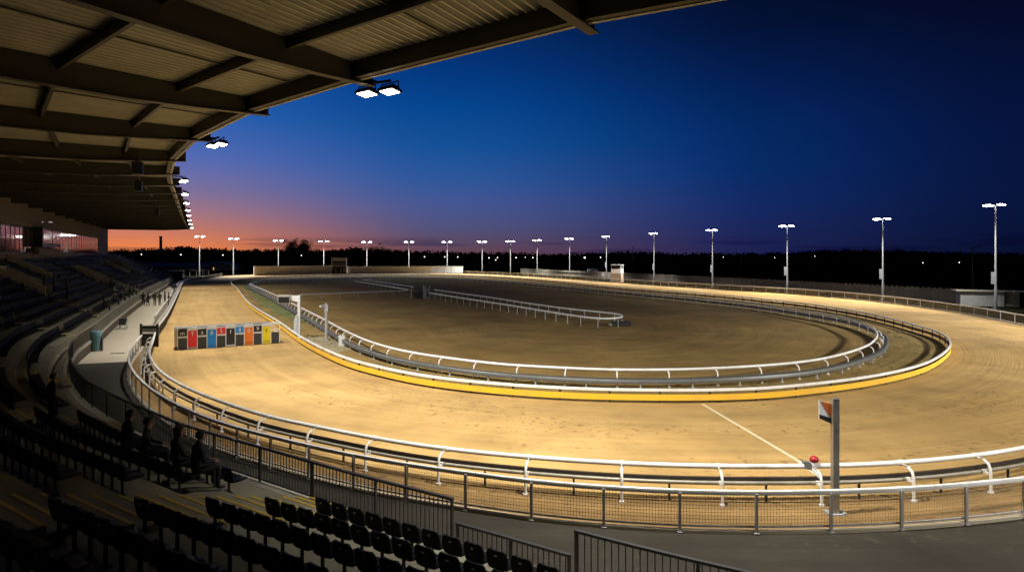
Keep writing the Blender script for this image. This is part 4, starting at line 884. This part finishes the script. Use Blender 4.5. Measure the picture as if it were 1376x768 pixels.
# ------------------------------------------------------------ trees
M_leaf = mat('leaf', (.030, .036, .014), .9, spec=.05); M_bark = mat('bark', (.05, .04, .03), .9)
def leafcloud(mb, c, rad, n, size, sq=.8, rng=RNG):
    for _ in range(n):
        u = rng.normal(size=3); u /= np.linalg.norm(u); q = np.array(c)+u*np.array([rad, rad, rad*sq])*rng.uniform(.25, 1)**.6
        a = rng.normal(size=3); a /= np.linalg.norm(a); b = np.cross(a, rng.normal(size=3)); b /= np.linalg.norm(b); s = size*rng.uniform(.6, 1.4)
        mb.v += [tuple(q+a*s), tuple(q+b*s*.6), tuple(q-a*s), tuple(q-b*s*.6)]; k = len(mb.v); mb.f.append((k-4, k-3, k-2, k-1))
wood = MB()
def ridge(px0, px1, y0, top_fn, step, n, size=.9):
    px = px0
    while px < px1:
        Y = y0*RNG.uniform(.9, 1.12); h = H+(HY-top_fn(px)+RNG.uniform(-1.2, 1.0))*Y/F; x = (px-CX)/F*Y; rad = RNG.uniform(3.2, 5.5)
        zc = h-rad*.75; leafcloud(wood, (x, Y, zc), rad, n, size)
        z = zc-rad*.9
        while z > -1: leafcloud(wood, (x+RNG.uniform(-2, 2), Y-RNG.uniform(0, 3), z), rad*1.1, int(n*.6), size*1.5); z -= rad*1.0
        px += step*RNG.uniform(.7, 1.3)
topf = lambda px: np.interp(px, [0, 150, 230, 240, 300, 430, 480, 540, 640, 700, 780, 860, 900, 1060, 1130, 1230, 1290, 1376, 1500], [335, 335, 333, 331, 334.5, 335, 332.5, 336, 338.5, 339.5, 340, 337.5, 340, 339, 335, 335.5, 339, 340, 340])
ridge(60, 1480, 430, topf, 6.5, 130, .8)
tag(wood.build('far_wood', M_leaf), 'dark belt of distant woodland along the horizon', 'woodland', kind='stuff')
# solid dark hill behind the wood so no sky shows through its foot
mb = MB(); ss = np.linspace(-100, 1700, 120)
mb.loops([[((px-CX)/F*520, 500, -1), ((px-CX)/F*520, 520, H+(HY-topf(px)-3.)*520/F), ((px-CX)/F*520, 560, H+(HY-topf(px)-3.)*520/F), ((px-CX)/F*520, 700, -1)] for px in ss]); struct(mb.build('hills', M_field))
def tree(label, px, Y, h, w, n, size, name='round_tree', rng=RNG):
    x, _ = G(px, Y); r = thing(name, label, 'tree', (x, Y, 0)); tb = MB(); cr = MB()
    tb.tube([(0, 0, 0), (0, 0, h*.18), (.1, 0, h*.35)], [.5, .38, .30], 8)
    for k in range(26):
        a = rng.uniform(0, 6.28); e = rng.uniform(.25, 1.3); L_ = rng.uniform(.55, .95)
        tip = np.array([math.cos(a)*math.cos(e)*w/2*L_, math.sin(a)*math.cos(e)*w/2*L_, h*.33+math.sin(e)*h*.62*L_])
        b0 = np.array([.1, 0, h*rng.uniform(.22, .35)]); mid = (b0+tip)/2+np.array([0, 0, h*.05]); tb.tube([b0, mid, tip], [.2, .12, .04], 6)
        leafcloud(cr, tip, w*.16, n//30, size, .8, rng)
        for j in range(4):
            a2 = tip+rng.normal(size=3)*w*.11; tb.tube([mid, (mid+a2)/2+rng.normal(size=3)*.3, a2], [.07, .05, .02], 4); leafcloud(cr, a2, w*.085, n//60, size, .8, rng)
    tb.build('trunk', M_bark, r, world=False); cr.build('crown', M_leaf, r, world=False); return r
tree('round bare branched tree standing above the woodland left of the fourth floodlight pole', 398, 395, 14.6, 20, 4200, .26)
tree('low spreading bushy tree on the skyline right of the fifth floodlight pole', 510, 405, 11.3, 16, 2200, .22, 'spreading_tree')
tree('small spiky tree on the skyline just right of the chimney', 226, 380, 11.2, 7, 1500, .2, 'small_tree')
# ------------------------------------------------------------ people
M_skin = mat('skin', (.36, .20, .13), .6); M_hair = mat('hair_dark', (.025, .018, .012), .7); M_shoe = mat('shoe', (.02, .02, .02), .5); M_eye = mat('eye', (.02, .015, .012), .3)
def cloth(n, c): return mat('cloth_'+n, c, .85, var=.2, scale=9)
def body(pose, jacket, trousers, rng, fine=True):
    """one continuous skinned figure facing +Y, origin at the feet (standing) or the floor in front of the seat (sitting)"""
    lean = rng.uniform(-.02, .06)
    if pose == 'sit':
        hip = .50; J = dict(pelvis=(0, 0, hip), waist=(0, .0+lean, hip+.2), chest=(0, .03+lean*2, hip+.40), neck=(0, .06+lean*2, hip+.56), head=(0, .10+lean*2, hip+.66), top=(0, .10+lean*2, hip+.77))
        legs = lambda s: [(s*.09, .02, hip-.02), (s*.12, .44, hip+.02), (s*.12, .42, .10), (s*.13, .58, .05)]
        arms = lambda s: [(s*.19, .03+lean*2, hip+.46), (s*.25, .10, hip+.20), (s*.13, .33, hip+.14)]
    else:
        t = rng.uniform(-.05, .05); J = dict(pelvis=(0, 0, .93), waist=(0, .01, 1.12), chest=(0, .0+lean, 1.36), neck=(0, .02+lean, 1.51), head=(t*.4, .05+lean, 1.61), top=(t*.4, .05+lean, 1.72))
        st = rng.uniform(.0, .10)
        legs = lambda s: [(s*.09, 0, .90), (s*.10, .03+s*st*.5, .50), (s*.11, s*st, .09), (s*.13, .14+s*st, .045)]
        if pose == 'lean': arms = lambda s: [(s*.19, .02+lean, 1.41), (s*.24, .16, 1.16), (s*.15, .40, 1.08)]
        else: arms = lambda s: [(s*.19, 0+lean, 1.41), (s*.25, -.03, 1.13), (s*.235, .10+.05*s*t, .90)]
    V = []; Ed = []; Rr = []; lab = []
    def add(p, r, par=None, l=1):
        V.append(p); Rr.append(r); i = len(V)-1
        if par is not None: Ed.append((par, i)); lab.append(l)
        return i
    pe = add(J['pelvis'], (.165, .125)); wa = add(J['waist'], (.155, .115), pe, 1); ch = add(J['chest'], (.20, .15), wa, 1); ne = add(J['neck'], (.062, .062), ch, 1); he = add(J['head'], (.082, .098), ne, 0); tp = add(J['top'], (.066, .080), he, 0)
    nose = add((J['head'][0], J['head'][1]+.118, J['head'][2]-.005), (.014, .016), he, 0)
    for s in (-1, 1):
        l = legs(s); a = add(l[0], (.098, .098), pe, 2); b = add(l[1], (.064, .064), a, 2); c = add(l[2], (.044, .048), b, 2); add(l[3], (.042, .034), c, 3)
        m = arms(s); a = add(m[0], (.070, .068), ch, 1); b = add(m[1], (.052, .052), a, 1); c = add(m[2], (.036, .036), b, 1)
        w = np.array(m[2]); e = np.array(m[1]); d = (w-e)/np.linalg.norm(w-e); side = np.array([1., 0, 0]) if abs(d[0]) < .8 else np.array([0, 1., 0]); side = side-d*(side@d); side /= np.linalg.norm(side); nor = np.cross(d, side)
        palm = add(tuple(w+d*.055), (.036, .020), c, 0)
        if fine:
            for f, (o, L_) in enumerate(((-.030, .060), (-.010, .072), (.010, .068), (.030, .052))):
                k = add(tuple(w+d*.09+side*o), (.0095, .0095), palm, 0); k2 = add(tuple(w+d*(.09+L_*.5)+side*o*1.1-nor*.008), (.0088, .0088), k, 0); add(tuple(w+d*(.09+L_)+side*o*1.1-nor*.026), (.0075, .0075), k2, 0)
            k = add(tuple(w+d*.045-side*s*.040-nor*.006), (.011, .011), palm, 0); add(tuple(w+d*.085-side*s*.056-nor*.016), (.009, .009), k, 0)
    me = bpy.data.meshes.new('body'); me.from_pydata(V, Ed, []); ob = bpy.data.objects.new('body', me); COL.objects.link(ob)
    sk = ob.modifiers.new('s', 'SKIN'); sk.use_smooth_shade = True; sk.branch_smoothing = .6
    for i, r in enumerate(Rr): me.skin_vertices[0].data[i].radius = r; me.skin_vertices[0].data[i].use_root = (i == 0)
    su = ob.modifiers.new('u', 'SUBSURF'); su.levels = su.render_levels = 1
    dg = bpy.context.evaluated_depsgraph_get(); out = bpy.data.meshes.new_from_object(ob.evaluated_get(dg)); bpy.data.objects.remove(ob)
    for m in (M_skin, jacket, trousers, M_shoe): out.materials.append(m)
    VA = np.array(V); a = VA[[e[0] for e in Ed]]; b = VA[[e[1] for e in Ed]]; ab = b-a; L2 = (ab**2).sum(1); lb = np.array(lab)
    mi = []
    for p in out.polygons:
        c = np.array(p.center); t = np.clip(((c-a)*ab).sum(1)/L2, 0, 1); dd = np.linalg.norm(c-(a+ab*t[:, None]), axis=1); mi.append(int(lb[np.argmin(dd)]))
    out.materials.clear()
    for m in (M_skin, jacket, trousers, M_shoe): out.materials.append(m)
    out.polygons.foreach_set('material_index', mi); out.polygons.foreach_set('use_smooth', [True]*len(mi)); out.name = 'body'
    return out, J
def person(label, loc, rz, pose, jacket, trousers, seed, hair='short', scale=1., hat=None, group=None):
    rng = np.random.RandomState(seed); me, J = body(pose, jacket, trousers, rng); r = thing('person', label, 'person', loc, rz, group); r.scale = (scale,)*3
    put('body', me, r); hx, hy, hz = J['head']; b = MB()
    # hair: a cap over the top and back of the skull
    rings = []
    for k in range(7):
        th = math.pi*(.02+.60*k/6 if hair != 'long' else .02+.72*k/6); rr = .112
        rings.append([(hx+rr*.92*math.sin(th)*math.cos(f), hy-.012+rr*1.08*math.sin(th)*math.sin(f)*(1 if math.sin(f) < 0 else (.95 if k < 4 else .35)), hz+.035+rr*1.05*math.cos(th)-(.16 if hair == 'long' and k == 6 and math.sin(f) < .3 else 0)) for f in [2*math.pi*j/14 for j in range(14)]])
    b.loops(rings[::-1]); b.build('hair' if not hat else 'cap', hat or M_hair, r, True, world=False)
    for s in (-1, 1):
        b = MB(); b.ball((hx+s*.034, hy+.088, hz+.018), .012, 8, 5); b.build('eye', M_eye, r, True, world=False)
        b = MB(); b.ball((hx+s*.092, hy-.005, hz+.005), .026, 8, 5, (.45, .7, 1.1)); b.build('ear', M_skin, r, True, world=False)
    b = MB(); b.ball((hx, hy+.094, hz-.045), .024, 8, 4, (1, .35, .28)); b.build('mouth', mat('lips', (.24, .09, .07), .5), r, True, world=False)
    return r
def face(s): n = E.right(s); return math.atan2(-n[1], -n[0])-math.pi/2
def on_terrace(px, py, hz, rows=range(0, 9)):
    best = None; S = np.arange(3, E.len-3, .15); P_, N_ = E.at(S), E.right(S)
    for k in rows:
        q = P_+N_*np.array([D0+DPF(s)*k+.42*DPF(s) for s in S])[:, None]; Yq = np.maximum(q[:, 1], .5); x = CX+F*q[:, 0]/Yq; zf = np.array([zb(s)+.02+RI(s)*(k+1)+hz for s in S])
        y = HY+F*(H-zf)/Yq; er = 2*np.abs(x-px)+np.abs(y-py)+(q[:, 1] < 1)*1e4; i = int(np.argmin(er))
        if best is None or er[i] < best[0]: best = (er[i], S[i], k)
    e, s, k = best; return s, k
blk, nav, grey, olive = cloth('black', (.012, .012, .013)), cloth('navy', (.015, .02, .04)), cloth('grey', (.10, .10, .10)), cloth('olive', (.05, .045, .025)); pale = cloth('pale', (.42, .42, .44)); brn = cloth('brown', (.06, .035, .02))
M_cap = mat('flat_cap', (.03, .028, .025), .9)
SITN = [(165.5, 563, 'person in flat cap and pale collar, leftmost of four seated by the dark railing', blk, 'short', M_cap), (195.6, 560, 'tall person in a dark coat seated second of the four by the dark railing', blk, 'short', None), (236.7, 575, 'long haired person in dark jacket seated third of the four by the dark railing', olive, 'long', None), (260.5, 586.5, 'person in navy coat, rightmost of the four seated by the dark railing', nav, 'short', None)]
for i, (px, py, lb, jk, hr, ht) in enumerate(SITN):
    s, k = on_terrace(px, py, 1.3, range(1, 3)); p = E.at(s)+E.right(s)*(D0+DPF(s)*k+.42*DPF(s)); print('near', k, s)
    person(lb, (p[0], p[1], zb(s)+.02+RI(s)*(k+1)), face(s)+(-.5 if i == 1 else -.15), 'sit', jk, blk, 20+i, hr, 1.15, ht, 'people seated by the dark railing')
ROWP = [(148, 382, 'person in dark top seated highest at left of the group near the promenade', blk), (153, 388, 'person in a pale jacket seated among the group near the promenade', pale), (161.6, 389, 'person in dark jacket seated just right of the one in the pale jacket', nav), (168, 394, 'person in grey jacket seated in the middle of the group near the promenade', grey), (173, 397, 'person in dark jacket seated in the front row of the group near the promenade', blk), (178, 395, 'person in olive jacket seated second from the right of the group near the promenade', olive), (183, 392.5, 'person in black seated at the right end of the group near the promenade', blk), (139.5, 404, 'person in black seated low at the left of the group near the promenade', blk), (153, 406, 'person in brown jacket seated in front of the group, nearest the promenade railing', brn)]
for i, (px, py, lb, jk) in enumerate(ROWP):
    s, k = on_terrace(px, py, 1.16, range(0, 8)); p = E.at(s)+E.right(s)*(D0+DPF(s)*k+.42*DPF(s))
    person(lb, (p[0], p[1], zb(s)+.02+RI(s)*(k+1)), face(s)+.2*math.sin(i*2.1), 'sit', jk, blk, 40+i, 'long' if i % 3 == 1 else 'short', 1.1, None, 'people seated near the promenade')
for i, (px, py, lb, jk, hr) in enumerate([(60, 374, 'person in black standing leftmost of the three high on the terrace', blk, 'short'), (72, 374, 'person in black standing in the middle of the three high on the terrace', nav, 'long'), (90, 377.5, 'person in dark brown standing rightmost of the three high on the terrace', brn, 'short'), (69.5, 507, 'person in brown standing on the wide bare aisle, head turned away', brn, 'short')]):
    s, k = on_terrace(px, py, 1.63, range(2, 9) if i < 3 else range(0, 3)); p = E.at(s)+E.right(s)*(D0+DPF(s)*k+.42*DPF(s))
    person(lb, (p[0], p[1], zb(s)+.02+RI(s)*(k+1)), face(s)+.3*math.sin(i*3), 'stand', jk, blk, 60+i, hr, 1.04)
PROM = [(192.5, 411, 'person in black standing nearest the brown wall on the promenade', blk, 'stand', .3), (199, 411.5, 'person in a long dark coat standing second from the wall on the promenade', nav, 'stand', 2.6), (208, 411, 'person in black standing in the middle of the promenade group', blk, 'stand', -2.4), (214.5, 410.5, 'person in dark grey standing right of the middle of the promenade group', cloth('charcoal', (.04, .04, .042)), 'stand', 1.0), (221.5, 410, 'person in black standing near the mesh fence in the promenade group', blk, 'stand', -1.2), (226, 411.5, 'person in brown leaning on the white mesh fence at the right of the promenade group', brn, 'lean', -1.1), (232.7, 395, 'person in black leaning on the white fence well behind the promenade group', blk, 'lean', -1.1)]
for i, (px, py, lb, jk, po, rz) in enumerate(PROM):
    p = W(px, py); person(lb, (p[0], p[1], .006), rz, po, jk, blk if i != 3 else grey, 80+i, 'long' if i in (1, 4) else 'short', 1.06)
# camera on the far fence
sq = D.near(W(238, 389, 1)); p = D.at(sq)
r = thing('video_camera', 'black video camera on a tripod beside the far white fence', 'camera', (p[0]-.1, p[1]+.3, .008), .4)
b = MB(); b.box((0, 0, 1.5), (.75, .35, .38)); b.tube([(.37, 0, 1.5), (.62, 0, 1.5)], .13, 12); b.build('camera_body', M_black, r, world=False)
b = MB()
for a in (0, 2.1, 4.2): b.tube([(0, 0, 1.35), (.4*math.cos(a), .4*math.sin(a), 0)], .025, 6)
b.build('tripod', M_dark, r, world=False)

# ------------------------------------------------------------ tufts of grass in the inner strip and verge
def tufts(name, label, spots, m, hgt):
    b = MB()
    for x, y in spots:
        for _ in range(5):
            a = RNG.uniform(0, 6.28); h = hgt*RNG.uniform(.5, 1.3); u = RNG.normal(size=2)*.05; w = .012
            b.v += [(x+u[0]-w*math.cos(a), y+u[1]-w*math.sin(a), .02), (x+u[0]+w*math.cos(a), y+u[1]+w*math.sin(a), .02), (x+u[0]*2.2, y+u[1]*2.2, .02+h)]; k = len(b.v); b.f.append((k-3, k-2, k-1))
    tag(b.build(name, m), label, 'grass', kind='stuff')
sp = []
for _ in range(9000):
    s = RNG.uniform(0, A.len); q = A.at(s)
    if q[1] > 130: continue
    d = RNG.uniform(.4, 5.5)**1.0; q = q-A.right(s)*d
    if math.sin(s*.5)+math.sin(q[0]*1.3+q[1])+RNG.normal()*.7 > .2: sp.append(q)
tufts('grass', 'short scrubby grass in the strip between the two inner rails', sp, mat('tuft', (.12, .115, .035), .9, var=.5, scale=1.5), .12)

# ------------------------------------------------------------ sky
w = bpy.data.worlds.new('World'); SC.world = w; w.use_nodes = True; nt = w.node_tree; n = nt.nodes; L = nt.links; n.clear()
tc = n.new('ShaderNodeTexCoord'); sx = n.new('ShaderNodeSeparateXYZ'); L.new(tc.outputs['Generated'], sx.inputs[0])
def M(op, a, b=None, clamp=False):
    k = n.new('ShaderNodeMath'); k.operation = op; k.use_clamp = clamp
    for i, v in enumerate((a, b)):
        if v is None: continue
        if isinstance(v, (int, float)): k.inputs[i].default_value = v
        else: L.new(v, k.inputs[i])
    return k.outputs[0]
az0 = -.62; xx, yy, zz = sx.outputs
lenxy = M('SQRT', M('ADD', M('MULTIPLY', xx, xx), M('MULTIPLY', yy, yy))); ca = M('DIVIDE', M('ADD', M('MULTIPLY', xx, math.sin(az0)), M('MULTIPLY', yy, math.cos(az0))), M('MAXIMUM', lenxy, 1e-4))
el = M('DIVIDE', zz, M('MAXIMUM', lenxy, 1e-4))          # tangent of the elevation
fac = M('MULTIPLY', M('MAXIMUM', el, 0.), 1/.5, True)
def ramp(stops):
    r = n.new('ShaderNodeValToRGB'); e = r.color_ramp.elements
    st = [((t)/.5, c) for t, c in stops]
    e[0].position = st[0][0]; e[0].color = srgb(*st[0][1]); e[1].position = st[-1][0]; e[1].color = srgb(*st[-1][1])
    for p, c in st[1:-1]: k = e.new(p); k.color = srgb(*c)
    L.new(fac, r.inputs[0]); return r.outputs[0]
rl = ramp(SKY_L); rm = ramp(SKY_M); rr = ramp(SKY_R); rq = ramp(SKY_Q)
def mixc(f, a, b):
    k = n.new('ShaderNodeMix'); k.data_type = 'RGBA'; L.new(f, k.inputs[0]); L.new(a, k.inputs[6]); L.new(b, k.inputs[7]); return k.outputs[2]
def ss(v, a, b):
    k = n.new('ShaderNodeMapRange'); k.interpolation_type = 'SMOOTHSTEP'; k.inputs[1].default_value = a; k.inputs[2].default_value = b; L.new(v, k.inputs[0]); return k.outputs[0]
cosd = lambda px: math.cos(math.atan((px-CX)/F)-az0)
lin = lambda v, a, b: (lambda k: (setattr(k.inputs[1], 'default_value', a), setattr(k.inputs[2], 'default_value', b), L.new(v, k.inputs[0]), k.outputs[0])[-1])(n.new('ShaderNodeMapRange'))
az = M('ARCCOSINE', M('MINIMUM', M('MAXIMUM', ca, -1.), 1.)); azd = lambda px: abs(math.atan((px-CX)/F)-az0)
col = mixc(ss(az, azd(170), azd(600)), rl, rm); col2 = mixc(ss(az, azd(560), azd(1040)), col, rq); col = mixc(ss(az, azd(900), azd(1420)), col2, rr)
# thin dark cloud streaks close to the horizon
mp = n.new('ShaderNodeMapping'); mp.inputs['Scale'].default_value = (3.2, 3.2, 75); L.new(tc.outputs['Generated'], mp.inputs[0])
nz = n.new('ShaderNodeTexNoise'); nz.inputs['Scale'].default_value = 1.7; nz.inputs['Detail'].default_value = 4; L.new(mp.outputs[0], nz.inputs['Vector'])
cf = M('MULTIPLY', ss(nz.outputs['Fac'], .50, .60), M('MULTIPLY', ss(el, .030, .016), M('MULTIPLY', ss(el, -.01, .004), .55)))
dk = n.new('ShaderNodeMix'); dk.data_type = 'RGBA'; dk.blend_type = 'MULTIPLY'; L.new(cf, dk.inputs[0]); L.new(col, dk.inputs[6]); dk.inputs[7].default_value = (.30, .38, .62, 1)
col = dk.outputs[2]
# dusk Nishita sky, very weak, added over the graded dusk colours
sk = n.new('ShaderNodeTexSky'); sk.sky_type = 'NISHITA'; sk.sun_disc = False; sk.sun_elevation = math.radians(-4); sk.sun_rotation = az0
b1 = n.new('ShaderNodeBackground'); L.new(col, b1.inputs[0]); b1.inputs[1].default_value = 1.0
b2 = n.new('ShaderNodeBackground'); L.new(sk.outputs[0], b2.inputs[0]); b2.inputs[1].default_value = .02
ad = n.new('ShaderNodeAddShader'); L.new(b1.outputs[0], ad.inputs[0]); L.new(b2.outputs[0], ad.inputs[1]); wo = n.new('ShaderNodeOutputWorld'); L.new(ad.outputs[0], wo.inputs[0])

# ------------------------------------------------------------ camera and render settings
cam = bpy.data.cameras.new('Camera'); co = bpy.data.objects.new('Camera', cam); COL.objects.link(co); co.location = (0, 0, H); co.rotation_euler = (math.radians(90), 0, 0)
cam.sensor_width = 36; cam.lens = 36*F/1376; cam.shift_y = (HY-384)/1376; cam.clip_start = .05; cam.clip_end = 5000; SC.camera = co
SC.view_settings.view_transform = 'Standard'; SC.view_settings.look = 'None'; SC.view_settings.exposure = 0; SC.view_settings.gamma = 1
cy = SC.cycles; cy.use_denoising = True; cy.max_bounces = 5; cy.diffuse_bounces = 3; cy.glossy_bounces = 3; cy.sample_clamp_indirect = 4; cy.sample_clamp_direct = 0; cy.use_light_tree = True; cy.caustics_reflective = False; cy.caustics_refractive = False
